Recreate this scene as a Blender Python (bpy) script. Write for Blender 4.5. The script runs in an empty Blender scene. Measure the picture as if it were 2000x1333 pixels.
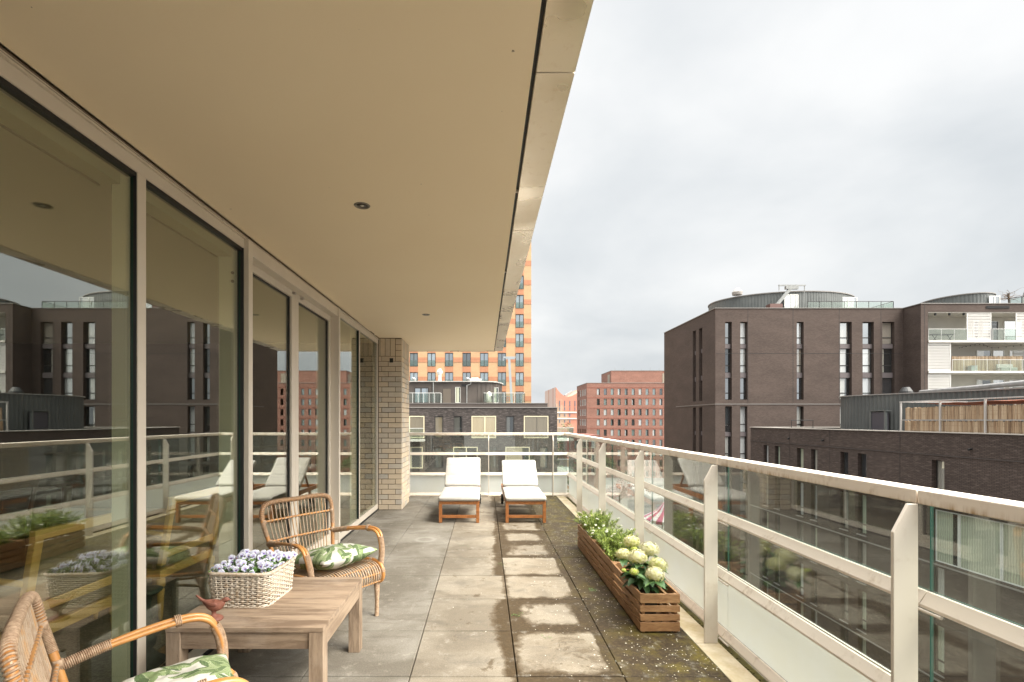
import bpy, bmesh, math, random
from mathutils import Vector, Matrix, noise as mnoise
random.seed(7)
R = math.radians
S = bpy.context.scene
COL = S.collection

# ------------------------------------------------------------------ camera
cam_d = bpy.data.cameras.new('camera')
cam = bpy.data.objects.new('camera', cam_d); COL.objects.link(cam)
cam.location = (0, 0, 1.45); cam.rotation_euler = (R(90), 0, 0)
cam_d.sensor_width = 36; cam_d.lens = 955/2000*36
cam_d.shift_x = 53.5/2000; cam_d.shift_y = 154/2000
cam_d.clip_start = 0.05; cam_d.clip_end = 3000
S.camera = cam

# ------------------------------------------------------------------ nodes helper
class NT:
    def __init__(s, tree): s.t = tree; s.n = tree.nodes; s.l = tree.links
    def new(s, typ, **kw):
        nd = s.n.new(typ)
        for k, v in kw.items():
            if k.startswith('i_'):
                key = k[2:]; key = int(key) if key.isdigit() else key.replace('_', ' ')
                s.set(nd.inputs[key], v)
            else: setattr(nd, k, v)
        return nd
    def set(s, sock, v):
        if isinstance(v, bpy.types.NodeSocket): s.l.new(v, sock)
        elif isinstance(v, bpy.types.Node): s.l.new(v.outputs[0], sock)
        else:
            if isinstance(v, (tuple, list)) and len(v) == 3 and sock.type == 'RGBA': v = (*v, 1)
            if isinstance(v, (int, float)) and sock.type == 'RGBA': v = (v, v, v, 1)
            sock.default_value = v
    def math(s, op, a, b=0.0, c=0.0, clamp=False):
        nd = s.n.new('ShaderNodeMath'); nd.operation = op; nd.use_clamp = clamp
        s.set(nd.inputs[0], a); s.set(nd.inputs[1], b); s.set(nd.inputs[2], c); return nd.outputs[0]
    def mix(s, f, a, b, blend='MIX'):
        nd = s.n.new('ShaderNodeMix'); nd.data_type = 'RGBA'; nd.blend_type = blend; nd.clamp_factor = True
        s.set(nd.inputs[0], f); s.set(nd.inputs[6], a); s.set(nd.inputs[7], b); return nd.outputs[2]
    def noise(s, vec, scale, detail=4, rough=.55, dist=0.0):
        nd = s.n.new('ShaderNodeTexNoise'); s.set(nd.inputs['Vector'], vec)
        nd.inputs['Scale'].default_value = scale; nd.inputs['Detail'].default_value = detail
        nd.inputs['Roughness'].default_value = rough; nd.inputs['Distortion'].default_value = dist
        return nd.outputs[0]
    def ramp(s, f, stops, interp='LINEAR'):
        nd = s.n.new('ShaderNodeValToRGB'); cr = nd.color_ramp; cr.interpolation = interp
        while len(cr.elements) < len(stops): cr.elements.new(.5)
        for e, (p, c) in zip(cr.elements, stops):
            e.position = p; e.color = (*c, 1) if isinstance(c, (tuple, list)) else (c, c, c, 1)
        s.set(nd.inputs[0], f); return nd.outputs[0]
    def maprange(s, v, a, b, c=0.0, d=1.0, smooth=False):
        nd = s.n.new('ShaderNodeMapRange'); nd.clamp = True
        if smooth: nd.interpolation_type = 'SMOOTHSTEP'
        for i, q in enumerate((v, a, b, c, d)): s.set(nd.inputs[i], q)
        return nd.outputs[0]
    def mapping(s, vec, scale=(1, 1, 1), rot=(0, 0, 0), loc=(0, 0, 0)):
        nd = s.n.new('ShaderNodeMapping'); s.set(nd.inputs[0], vec)
        nd.inputs[1].default_value = loc; nd.inputs[2].default_value = rot; nd.inputs[3].default_value = scale
        return nd.outputs[0]
    def tc(s, out='Object'):
        return s.n.new('ShaderNodeTexCoord').outputs[out]
    def attr(s, name, out='Fac'):
        nd = s.n.new('ShaderNodeAttribute'); nd.attribute_name = name; return nd.outputs[out]
    def bump(s, h, strength=.3, dist=.002):
        nd = s.n.new('ShaderNodeBump'); nd.inputs['Strength'].default_value = strength
        nd.inputs['Distance'].default_value = dist; s.set(nd.inputs['Height'], h); return nd.outputs[0]

# ------------------------------------------------------------------ world: overcast daylight
SUN_EL, SUN_AZ = R(52), R(118)      # azimuth measured from +Y (north) clockwise: light from the right, slightly behind
w = bpy.data.worlds.new('World'); S.world = w; w.use_nodes = True
q = NT(w.node_tree); q.n.clear()
sky = q.new('ShaderNodeTexSky', sky_type='NISHITA', sun_disc=False, sun_elevation=SUN_EL, sun_rotation=SUN_AZ)
sky.air_density = 1.5; sky.dust_density = 5
d = q.tc('Generated')
sep = q.new('ShaderNodeSeparateXYZ'); q.set(sep.inputs[0], d)
den = q.math('ADD', q.math('MAXIMUM', sep.outputs[2], 0.0), .32)
comb = q.new('ShaderNodeCombineXYZ')
q.set(comb.inputs[0], q.math('DIVIDE', sep.outputs[0], den)); q.set(comb.inputs[1], q.math('DIVIDE', sep.outputs[1], den))
n1 = q.noise(q.mapping(comb.outputs[0], loc=(3.3, 1.7, 0)), 1.15, 6, .5, .25)
n2 = q.noise(q.mapping(comb.outputs[0], loc=(9.1, 4.2, 0)), .55, 3, .5)
cl = q.math('ADD', q.math('MULTIPLY', n1, .6), q.math('MULTIPLY', n2, .4))
ccol = q.ramp(cl, [(.37, (.535, .562, .582)), (.45, (.635, .653, .663)), (.53, (.745, .75, .748)), (.62, (.80, .80, .79))])
skys = q.mix(1.0, sky.outputs[0], (.10, .10, .10), 'MULTIPLY')
allc = q.mix(.93, skys, ccol)
# overcast sky boosted overhead and around the sun, out of view, as added fill
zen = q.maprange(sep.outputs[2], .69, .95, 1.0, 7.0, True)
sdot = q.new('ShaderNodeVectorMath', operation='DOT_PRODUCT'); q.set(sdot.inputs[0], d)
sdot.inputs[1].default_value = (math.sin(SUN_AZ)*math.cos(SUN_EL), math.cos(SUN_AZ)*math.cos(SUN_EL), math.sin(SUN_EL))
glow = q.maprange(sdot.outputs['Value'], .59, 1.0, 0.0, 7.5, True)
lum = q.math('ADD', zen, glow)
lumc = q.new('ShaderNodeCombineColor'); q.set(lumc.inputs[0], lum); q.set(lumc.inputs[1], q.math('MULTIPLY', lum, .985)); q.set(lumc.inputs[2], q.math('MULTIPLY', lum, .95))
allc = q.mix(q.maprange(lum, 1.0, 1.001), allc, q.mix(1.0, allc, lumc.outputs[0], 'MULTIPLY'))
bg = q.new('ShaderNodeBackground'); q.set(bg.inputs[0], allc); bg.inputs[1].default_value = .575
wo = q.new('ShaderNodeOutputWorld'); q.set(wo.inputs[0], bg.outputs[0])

sd = bpy.data.lights.new('sun', 'SUN'); sd.energy = 1.6; sd.angle = R(24); sd.color = (1, .92, .79)
so = bpy.data.objects.new('sun', sd); COL.objects.link(so)
sv = Vector((math.sin(SUN_AZ)*math.cos(SUN_EL), math.cos(SUN_AZ)*math.cos(SUN_EL), math.sin(SUN_EL)))
so.rotation_euler = sv.to_track_quat('Z', 'Y').to_euler(); so.location = (20, -10, 60)

S.view_settings.view_transform = 'Standard'; S.view_settings.look = 'None'
S.view_settings.exposure = 1.25; S.view_settings.gamma = 1
S.render.engine = 'CYCLES'
try:
    S.cycles.transparent_max_bounces = 24; S.cycles.max_bounces = 10; S.cycles.diffuse_bounces = 5; S.cycles.glossy_bounces = 5
    S.cycles.caustics_reflective = False; S.cycles.caustics_refractive = False
except Exception: pass

# ------------------------------------------------------------------ tagging / objects
def tag(o, label=None, cat=None, group=None, kind=None):
    if label: o['label'] = label
    if cat: o['category'] = cat
    if group: o['group'] = group
    if kind: o['kind'] = kind
    return o
def thing(name, label, cat, loc=(0, 0, 0), rz=0, group=None):
    o = bpy.data.objects.new(name, None); COL.objects.link(o); o.location = loc; o.rotation_euler = (0, 0, rz)
    o.empty_display_size = .1
    return tag(o, label, cat, group)
def copy_tree(o, parent=None):
    c = o.copy(); COL.objects.link(c); c.parent = parent
    for ch in o.children: copy_tree(ch, c)
    return c

class MB:
    def __init__(s): s.v = []; s.f = []; s.m = []; s.t = []; s.st = []
    def add(s, vs, fs, m=0, t=None):
        b = len(s.v); s.st.append((b, len(s.f))); s.v += [tuple(p) for p in vs]
        for i, f in enumerate(fs):
            s.f.append(tuple(b+k for k in f)); s.m.append(m[i] if isinstance(m, (list, tuple)) else m)
            s.t.append(t[i] if isinstance(t, (list, tuple)) else (random.random() if t is None else t))
    def box(s, x0, x1, y0, y1, z0, z1, m=0, t=None):
        if t is None: t = random.random()
        vs = [(x0, y0, z0), (x1, y0, z0), (x1, y1, z0), (x0, y1, z0), (x0, y0, z1), (x1, y0, z1), (x1, y1, z1), (x0, y1, z1)]
        s.add(vs, [(0, 3, 2, 1), (4, 5, 6, 7), (0, 1, 5, 4), (1, 2, 6, 5), (2, 3, 7, 6), (3, 0, 4, 7)], m, t)
    def obox(s, c, size, rot=None, m=0, t=None):
        if t is None: t = random.random()
        M = rot if rot is not None else Matrix.Identity(3); hx, hy, hz = size[0]/2, size[1]/2, size[2]/2
        vs = [Vector(c)+M@Vector((a*hx, b*hy, e*hz)) for e in (-1, 1) for a, b in ((-1, -1), (1, -1), (1, 1), (-1, 1))]
        s.add(vs, [(0, 3, 2, 1), (4, 5, 6, 7), (0, 1, 5, 4), (1, 2, 6, 5), (2, 3, 7, 6), (3, 0, 4, 7)], m, t)
    def beam(s, a, b, w, h, up=(0, 0, 1), m=0, t=None):
        a, b = Vector(a), Vector(b); d = (b-a); L = d.length; d.normalize(); u = Vector(up)
        if abs(d.dot(u)) > .98: u = Vector((1, 0, 0))
        sx = d.cross(u).normalized(); uz = sx.cross(d)
        s.obox((a+b)/2, (w, L, h), Matrix((sx, d, uz)).transposed(), m, t)
    def prism(s, poly, axis, a, b, m=0, t=None):
        # poly: list of 2D points; axis 'x','y','z' extrusion between a and b
        if t is None: t = random.random()
        def P(p, h): return {'x': (h, p[0], p[1]), 'y': (p[0], h, p[1]), 'z': (p[0], p[1], h)}[axis]
        n = len(poly); vs = [P(p, a) for p in poly]+[P(p, b) for p in poly]
        fs = [tuple(range(n))[::-1], tuple(range(n, 2*n))]+[(i, (i+1) % n, n+(i+1) % n, n+i) for i in range(n)]
        s.add(vs, fs, m, t)
    def tube(s, pts, r, n=8, m=0, t=None, closed=False, caps=True, flat=1.0):
        pts = [Vector(p) for p in pts]; N = len(pts)
        if t is None: t = random.random()
        rs = r if isinstance(r, (list, tuple)) else [r]*N
        b = len(s.v); prev = None
        for i, p in enumerate(pts):
            if closed: d = pts[(i+1) % N]-pts[i-1]
            else: d = pts[min(i+1, N-1)]-pts[max(i-1, 0)]
            if d.length < 1e-9: d = Vector((0, 0, 1))
            d.normalize()
            if prev is None:
                u = Vector((0, 0, 1)) if abs(d.z) < .9 else Vector((1, 0, 0))
                u = (u-d*u.dot(d)).normalized()
            else:
                u = prev-d*prev.dot(d)
                u = u.normalized() if u.length > 1e-6 else prev
            prev = u; vv = d.cross(u)
            for k in range(n):
                a = 2*math.pi*k/n
                s.v.append(tuple(p+(u*math.cos(a)+vv*math.sin(a)*flat)*rs[i]))
        rng = N if closed else N-1
        for i in range(rng):
            for k in range(n):
                j = (i+1) % N
                s.f.append((b+i*n+k, b+i*n+(k+1) % n, b+j*n+(k+1) % n, b+j*n+k)); s.m.append(m); s.t.append(t)
        if caps and not closed:
            s.f.append(tuple(b+k for k in range(n))[::-1]); s.m.append(m); s.t.append(t)
            s.f.append(tuple(b+(N-1)*n+k for k in range(n))); s.m.append(m); s.t.append(t)
    def lathe(s, prof, c=(0, 0, 0), n=24, m=0, t=None, flute=0, fl_amp=0):
        if t is None: t = random.random()
        b = len(s.v); N = len(prof)
        for (r, z) in prof:
            for k in range(n):
                a = 2*math.pi*k/n; rr = r*(1+(fl_amp*math.cos(flute*a) if flute else 0))
                s.v.append((c[0]+rr*math.cos(a), c[1]+rr*math.sin(a), c[2]+z))
        for i in range(N-1):
            for k in range(n):
                s.f.append((b+i*n+k, b+i*n+(k+1) % n, b+(i+1)*n+(k+1) % n, b+(i+1)*n+k)); s.m.append(m); s.t.append(t)
        s.f.append(tuple(b+k for k in range(n))[::-1]); s.m.append(m); s.t.append(t)
        s.f.append(tuple(b+(N-1)*n+k for k in range(n))); s.m.append(m); s.t.append(t)
    def build(s, name, mats, parent=None, at=None, smooth=False, bevel=0, world=True, auto=None):
        off = Vector((0, 0, 0))
        if at is not None: off = Vector(at)
        elif parent is not None and world: off = parent.location.copy()
        me = bpy.data.meshes.new(name)
        me.from_pydata([(v[0]-off.x, v[1]-off.y, v[2]-off.z) for v in s.v], [], s.f)
        if not isinstance(mats, (list, tuple)): mats = [mats]
        for m in mats: me.materials.append(m)
        me.polygons.foreach_set('material_index', s.m)
        if smooth: me.polygons.foreach_set('use_smooth', [True]*len(s.f))
        a = me.attributes.new('tone', 'FLOAT', 'FACE'); a.data.foreach_set('value', s.t)
        uv = me.uv_layers.new(name='UVMap').data; k = 0
        V = s.v
        for poly in me.polygons:
            n = poly.normal; ax, ay, az = abs(n.x), abs(n.y), abs(n.z)
            for vi in poly.vertices:
                p = V[vi]
                if az >= ax and az >= ay: uv[k].uv = (p[0], p[1])
                elif ay >= ax: uv[k].uv = (p[0], p[2])
                else: uv[k].uv = (p[1], p[2])
                k += 1
        me.update()
        o = bpy.data.objects.new(name, me); COL.objects.link(o)
        if parent is not None: o.parent = parent
        if at is not None: o.location = at if parent is None else (0, 0, 0)
        if bevel:
            b = o.modifiers.new('bevel', 'BEVEL'); b.width = bevel; b.segments = 2; b.limit_method = 'ANGLE'; b.angle_limit = R(40)
        return o

def build_each(g, name, mats, parent=None, **kw):
    """every piece added to g becomes an object of its own"""
    out = []; ends = g.st[1:]+[(len(g.v), len(g.f))]
    for (v0, f0), (v1, f1) in zip(g.st, ends):
        q = MB(); q.v = g.v[v0:v1]; q.f = [tuple(i-v0 for i in f) for f in g.f[f0:f1]]; q.m = g.m[f0:f1]; q.t = g.t[f0:f1]
        out.append(q.build(name, mats, parent, **kw))
    return out
def spline(pts, n=8, closed=False):
    """Catmull-Rom through pts"""
    P = [Vector(p) for p in pts]; out = []; N = len(P)
    rng = N if closed else N-1
    for i in range(rng):
        if closed: p0, p1, p2, p3 = P[i-1], P[i], P[(i+1) % N], P[(i+2) % N]
        else: p0, p1, p2, p3 = P[max(i-1, 0)], P[i], P[i+1], P[min(i+2, N-1)]
        for k in range(n):
            t = k/n
            out.append(.5*((2*p1)+(-p0+p2)*t+(2*p0-5*p1+4*p2-p3)*t*t+(-p0+3*p1-3*p2+p3)*t**3))
    if not closed: out.append(P[-1])
    return out
def resample(pts, step):
    out = [pts[0].copy()]; acc = 0
    for a, b in zip(pts, pts[1:]):
        L = (b-a).length
        if L < 1e-9: continue
        while acc+L >= step:
            a = a.lerp(b, (step-acc)/L); L = (b-a).length; acc = 0; out.append(a.copy())
            if L < 1e-9: break
        acc += L
    out.append(pts[-1].copy()); return out

# ------------------------------------------------------------------ materials
MAT = {}
def pmat(name, fn=None, base=(.5, .5, .5), rough=.6, metal=0, spec=.5, **kw):
    if name in MAT: return MAT[name]
    m = bpy.data.materials.new(name); m.use_nodes = True; q = NT(m.node_tree)
    b = m.node_tree.nodes['Principled BSDF']
    b.inputs['Base Color'].default_value = (*base, 1); b.inputs['Roughness'].default_value = rough
    b.inputs['Metallic'].default_value = metal; b.inputs['Specular IOR Level'].default_value = spec
    if fn: fn(q, b)
    MAT[name] = m; return m
def noisy(c1, c2, scale=3, stretch=(1, 1, 1), bump=0, bscale=40, bdist=.002, rough=None, detail=5):
    def fn(q, b):
        v = q.mapping(q.tc(), stretch)
        q.set(b.inputs['Base Color'], q.mix(q.maprange(q.noise(v, scale, detail), .3, .7), c1, c2))
        if bump: q.set(b.inputs['Normal'], q.bump(q.noise(v, bscale, 4), bump, bdist))
        if rough: q.set(b.inputs['Roughness'], q.maprange(q.noise(v, scale*2, 3), .3, .7, rough[0], rough[1]))
    return fn
def glass(name, tint=(.93, .97, .95), F0=.05, dirt=0.0, dirtcol=(.45, .44, .40)):
    m = bpy.data.materials.new(name); m.use_nodes = True; q = NT(m.node_tree); q.n.clear()
    g = q.new('ShaderNodeNewGeometry')
    vm = q.new('ShaderNodeVectorMath', operation='DOT_PRODUCT'); q.set(vm.inputs[0], g.outputs['Incoming']); q.set(vm.inputs[1], g.outputs['Normal'])
    c = q.math('SUBTRACT', 1.0, q.math('ABSOLUTE', vm.outputs['Value']), clamp=True)
    F = q.math('MULTIPLY_ADD', q.math('POWER', c, 5.0), 1-F0, F0)
    tr = q.new('ShaderNodeBsdfTransparent'); tr.inputs[0].default_value = (*tint, 1)
    gl = q.new('ShaderNodeBsdfGlossy'); gl.inputs['Roughness'].default_value = 0; gl.inputs[0].default_value = (.97, .98, .96, 1)
    mx = q.new('ShaderNodeMixShader'); q.set(mx.inputs[0], F); q.set(mx.inputs[1], tr.outputs[0]); q.set(mx.inputs[2], gl.outputs[0])
    out = mx.outputs[0]
    if dirt:
        df = q.new('ShaderNodeBsdfDiffuse'); df.inputs[0].default_value = (*dirtcol, 1)
        nn = q.noise(q.tc(), 2.2, 8, .7); n3 = q.noise(q.tc(), 60, 3, .6)
        f = q.math('MULTIPLY', q.maprange(nn, .35, .75), q.math('MULTIPLY_ADD', q.maprange(n3, .45, .7), .6, .6))
        mx2 = q.new('ShaderNodeMixShader'); q.set(mx2.inputs[0], q.math('MULTIPLY', f, dirt)); q.set(mx2.inputs[1], out); q.set(mx2.inputs[2], df.outputs[0]); out = mx2.outputs[0]
    mo = q.new('ShaderNodeOutputMaterial'); q.set(mo.inputs[0], out); MAT[name] = m; return m

GLASS_WALL = glass('wall_glass', (.91, .935, .86), .215)
GLASS_RAIL = glass('railing_glass', (.84, .88, .86), .085, dirt=.12)
GLASS_FAR = glass('balcony_glass', (.82, .87, .84), .06, dirt=.06, dirtcol=(.5, .54, .50))
GLASS_EDGE = pmat('glass_edge', base=(.02, .085, .062), rough=.25)

def win_mat(name, stops, F0=.14, folds=True, tint=(.9, .95, 1)):
    m = bpy.data.materials.new(name); m.use_nodes = True; q = NT(m.node_tree); q.n.clear()
    oi = q.new('ShaderNodeObjectInfo')
    col = q.ramp(oi.outputs['Random'], stops, 'CONSTANT')
    if folds:
        wv = q.new('ShaderNodeTexWave', wave_type='BANDS', bands_direction='X'); q.set(wv.inputs[0], q.tc('UV'))
        wv.inputs['Scale'].default_value = 2.6; wv.inputs['Distortion'].default_value = 3; wv.inputs['Detail'].default_value = 2
        col = q.mix(.35, col, wv.outputs[0], 'MULTIPLY')
        # blinds / curtain drop ending part way
        sp = q.new('ShaderNodeSeparateXYZ'); q.set(sp.inputs[0], q.tc('Generated'))
        r2 = q.math('FRACT', q.math('MULTIPLY', oi.outputs['Random'], 17.3))
        side = q.math('GREATER_THAN', sp.outputs[0], q.math('MULTIPLY_ADD', r2, .9, .35))
        col = q.mix(side, col, (.02, .022, .022))
    df = q.new('ShaderNodeBsdfDiffuse'); q.set(df.inputs[0], col)
    g = q.new('ShaderNodeNewGeometry')
    vm = q.new('ShaderNodeVectorMath', operation='DOT_PRODUCT'); q.set(vm.inputs[0], g.outputs['Incoming']); q.set(vm.inputs[1], g.outputs['Normal'])
    c = q.math('SUBTRACT', 1.0, q.math('ABSOLUTE', vm.outputs['Value']), clamp=True)
    r3 = q.math('FRACT', q.math('MULTIPLY', oi.outputs['Random'], 7.7))
    F = q.math('MULTIPLY_ADD', q.math('POWER', c, 5.0), 1-F0, q.math('MULTIPLY', F0, q.math('MULTIPLY_ADD', r3, 1.4, .4)))
    gl = q.new('ShaderNodeBsdfGlossy'); gl.inputs['Roughness'].default_value = .015; gl.inputs[0].default_value = (*tint, 1)
    mx = q.new('ShaderNodeMixShader'); q.set(mx.inputs[0], F); q.set(mx.inputs[1], df.outputs[0]); q.set(mx.inputs[2], gl.outputs[0])
    mo = q.new('ShaderNodeOutputMaterial'); q.set(mo.inputs[0], mx.outputs[0]); MAT[name] = m; return m

def brick(name, c1, c2, mortar, bw=.21, bh=.063, ms=.010, var=.5, streak=.0, big=(.85, 1.1), rough=.85, bump=.25):
    def fn(q, b):
        br = q.new('ShaderNodeTexBrick'); br.offset = .5
        q.set(br.inputs['Vector'], q.tc('UV'))
        for k, v in (('Scale', 1.0), ('Mortar Size', ms), ('Mortar Smooth', .1), ('Bias', 0.0), ('Brick Width', bw), ('Row Height', bh)): br.inputs[k].default_value = v
        q.set(br.inputs['Color1'], c1); q.set(br.inputs['Color2'], c2); q.set(br.inputs['Mortar'], mortar)
        nn = q.noise(q.mapping(q.tc('UV'), (.25, .6, 1)), 1.2, 6, .6)
        col = q.mix(1.0, br.outputs[0], q.ramp(nn, [(.3, big[0]), (.7, big[1])]), 'MULTIPLY')
        if streak:
            n2 = q.noise(q.mapping(q.tc('UV'), (2.2, 11, 1)), 1.0, 3, .7)
            col = q.mix(q.math('MULTIPLY', q.maprange(n2, .52, .75), streak), col, tuple(min(1, x*3.0+.06) for x in c2))
        q.set(b.inputs['Base Color'], col)
        if bump: q.set(b.inputs['Normal'], q.bump(q.math('SUBTRACT', 1.0, br.outputs['Fac']), bump, .006))
    return pmat(name, fn, rough=rough, spec=.3)

def stain_metal(name, base, rust=.25, rough=.42, metal=.0, drip=False):
    def fn(q, b):
        v = q.tc()
        n = q.noise(v, 9, 7, .65); n2 = q.noise(q.mapping(v, (1, 1, .25)), 30, 4, .6)
        f = q.math('MULTIPLY', q.maprange(n, .52, .72), q.maprange(n2, .4, .65))
        c = q.mix(q.math('MULTIPLY', f, rust), base, (.28, .17, .07))
        c = q.mix(q.maprange(q.noise(v, 1.7, 3), .35, .7, 0, .18), c, tuple(x*.72 for x in base))
        if drip:
            z = q.new('ShaderNodeSeparateXYZ'); q.set(z.inputs[0], v)
            n5 = q.noise(q.mapping(v, (1, 1, .08)), 26, 5, .7); n6 = q.noise(v, 2.3, 3)
            ed = q.math('MULTIPLY', q.maprange(z.outputs[2], 1.155, 1.182, 1, 0), q.maprange(z.outputs[2], 1.10, 1.11))
            c = q.mix(q.math('MULTIPLY', q.math('MULTIPLY', ed, q.maprange(n5, .40, .62)), q.maprange(n6, .38, .55)), c, (.34, .19, .055))
        q.set(b.inputs['Base Color'], c)
        q.set(b.inputs['Roughness'], q.maprange(n, .3, .7, rough-.08, rough+.15))
    return pmat(name, fn, rough=rough, metal=metal)

ALU = stain_metal('champagne_aluminium', (.68, .61, .52), .35)
ALU_DIRTY = stain_metal('weathered_champagne_aluminium', (.78, .69, .585), .75, drip=True)
ALU_TOP = stain_metal('pale_aluminium', (.70, .66, .58), .15, .3)
FRAME = stain_metal('frame_aluminium', (.62, .55, .46), .05, .4)
GASKET = pmat('black_gasket', base=(.008, .008, .008), rough=.5)
def frost(name):
    m = bpy.data.materials.new(name); m.use_nodes = True; q = NT(m.node_tree); q.n.clear()
    c = q.mix(q.maprange(q.noise(q.tc(), 1.3, 6, .65), .45, .8, 0, .30), (.90, .92, .88), (.82, .79, .62))
    df = q.new('ShaderNodeBsdfDiffuse'); q.set(df.inputs[0], c); tl = q.new('ShaderNodeBsdfTranslucent'); q.set(tl.inputs[0], c)
    m1 = q.new('ShaderNodeMixShader'); m1.inputs[0].default_value = .55; q.set(m1.inputs[1], df.outputs[0]); q.set(m1.inputs[2], tl.outputs[0])
    gl = q.new('ShaderNodeBsdfGlossy'); gl.inputs['Roughness'].default_value = .12
    fr = q.new('ShaderNodeFresnel'); fr.inputs[0].default_value = 1.22
    m2 = q.new('ShaderNodeMixShader'); q.set(m2.inputs[0], fr.outputs[0]); q.set(m2.inputs[1], m1.outputs[0]); q.set(m2.inputs[2], gl.outputs[0])
    mo = q.new('ShaderNodeOutputMaterial'); q.set(mo.inputs[0], m2.outputs[0]); return m
FROST = frost('frosted_glass')
WHITEP = pmat('white_paint', base=(.56, .55, .53), rough=.55)
# ================================================================== GROUND + TERRACE
GZ = -15.5
def asph(q, b):
    v = q.tc()
    q.set(b.inputs['Base Color'], q.mix(q.maprange(q.noise(v, .05, 6), .35, .65), (.09, .088, .085), (.19, .18, .165)))
g = MB(); g.add([(-1500, -600, GZ), (1500, -600, GZ), (1500, 2400, GZ), (-1500, 2400, GZ)], [(0, 1, 2, 3)])
tag(g.build('ground', pmat('asphalt', asph, rough=.9)), kind='structure')
g = MB(); g.box(9, 22.5, 66, 140, GZ+.004, GZ+.12)
tag(g.build('pavement', pmat('paving', noisy((.2, .19, .17), (.28, .26, .23), .4))), kind='structure')

# paving tiles
JX = [-2.237+.605*k for k in range(6)]+[1.37]           # -2.237,-1.632,-1.027,-.422,.183,.788,(1.393)->1.37
JX = [-1.715, -1.632, -1.027, -.422, .183, .788, 1.372]
JY = [2.765+.598*k for k in range(-12, 12)]
JY = [y for y in JY if y < 9.3]+[9.36]
EXT = 0.0
def tile_fn(q, b):
    v = q.tc(); uvt = q.new('ShaderNodeUVMap', uv_map='tile'); su = q.new('ShaderNodeSeparateXYZ'); q.set(su.inputs[0], uvt.outputs[0])
    sp = q.new('ShaderNodeSeparateXYZ'); q.set(sp.inputs[0], v)
    u, vv = su.outputs[0], su.outputs[1]
    du = q.math('MINIMUM', u, q.math('SUBTRACT', 1.0, u)); dv = q.math('MINIMUM', vv, q.math('SUBTRACT', 1.0, vv))
    # rounded-square distance
    dd = q.new('ShaderNodeMath', operation='SMOOTH_MIN'); dd.inputs[2].default_value = .16
    d = dd.outputs[0]
    X = sp.outputs[0]; Y = sp.outputs[1]
    lft = q.maprange(X, .17, .19, .30, 0)
    q.set(dd.inputs[0], q.mix(q.math('GREATER_THAN', lft, .1), du, q.math('SUBTRACT', 1.0, u))); q.set(dd.inputs[1], q.math('ADD', dv, lft))
    tone = q.attr('tone')
    nb = q.noise(v, 1.6, 6, .62, .4); nf = q.noise(v, 14, 5, .6); nn = q.noise(v, 120, 3, .7)
    dn = q.math('ADD', d, q.math('MULTIPLY_ADD', nb, .55, -.275)); dn = q.math('ADD', dn, q.math('MULTIPLY_ADD', nf, .16, -.08))
    thr = q.ramp(q.maprange(X, -.6, 1.4), [(0, 0.0), (.22, .02), (.34, .01), (.385, .035), (.395, .03), (.66, .055), (.70, .40), (1, .46)])
    wet = q.maprange(q.math('SUBTRACT', dn, q.math('ADD', q.math('MULTIPLY', q.math('POWER', tone, 2.0), .20), q.math('SUBTRACT', thr, .02))), -.016, .05, 1, 0)
    wet = q.math('MULTIPLY', wet, q.maprange(X, -.45, .0))
    n7 = q.noise(v, 2.9, 7, .68, .6)
    bl = q.math('MULTIPLY', q.math('MULTIPLY', q.maprange(n7, .54, .60), q.maprange(X, .1, .3)), q.maprange(tone, .25, .6, 0, .85))
    bl2 = q.math('MULTIPLY', q.maprange(q.noise(q.mapping(v, loc=(7, 3, 0)), 3.6, 7, .7, .6), .60, .66), q.maprange(X, -.45, -.2, 0, .7))
    wet = q.math('MAXIMUM', q.math('MAXIMUM', wet, bl), bl2)
    warm = q.math('ADD', q.maprange(X, -.43, -.415, 0, .6), q.maprange(X, -.4, .4, 0, .4))
    dry = q.mix(warm, (.150, .134, .108), (.215, .176, .126))
    dry = q.mix(q.maprange(tone, 0, 1, 0, .5), dry, (.115, .102, .082))
    dry = q.mix(q.maprange(nb, .42, .62, 0, .8), dry, q.mix(warm, (.245, .228, .195), (.27, .232, .175)))
    n4 = q.noise(q.mapping(v, (1.0, 2.5, 1)), 2.1, 6, .7, 1.0)
    dry = q.mix(q.maprange(n4, .5, .66, 0, .6), dry, (.115, .10, .08))
    wetc = q.mix(q.maprange(X, .1, 1.0), (.058, .038, .018), (.034, .022, .011))
    wetc = q.mix(q.maprange(nf, .35, .7, 0, .6), wetc, (.060, .044, .026))
    wetc = q.mix(q.maprange(q.noise(v, 45, 5, .75), .48, .62, 0, .5), wetc, (.10, .070, .036))
    moss = q.math('MULTIPLY', q.maprange(X, .6, 1.35), q.maprange(q.noise(v, 5.5, 6, .7), .46, .66))
    wetc = q.mix(q.math('MULTIPLY', moss, .9), wetc, (.15, .115, .018))
    col = q.mix(wet, dry, wetc)
    col = q.mix(q.maprange(q.noise(v, 9.5, 8, .75), .56, .72, 0, .45), col, (.42, .39, .33))
    # damp dark edge line of a stain
    ring = q.math('MULTIPLY', q.math('MULTIPLY', wet, q.math('SUBTRACT', 1.0, wet)), 1.6)
    col = q.mix(ring, col, (.10, .07, .04))
    col = q.mix(1.0, col, q.ramp(nn, [(.3, .80), (.7, 1.2)]), 'MULTIPLY')
    # pale worn ring mark
    vd = q.new('ShaderNodeVectorMath', operation='DISTANCE'); q.set(vd.inputs[0], q.mapping(v, (1, 1.0, 0))); vd.inputs[1].default_value = (-.72, 5.93, 0)
    rg = q.maprange(q.math('ABSOLUTE', q.math('SUBTRACT', vd.outputs['Value'], .105)), 0, .045, .28, 0)
    col = q.mix(rg, col, (.42, .41, .38))
    q.set(b.inputs['Base Color'], col)
    q.set(b.inputs['Roughness'], q.mix(wet, .85, .62))
    q.set(b.inputs['Normal'], q.bump(nn, .35, .0015))
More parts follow.
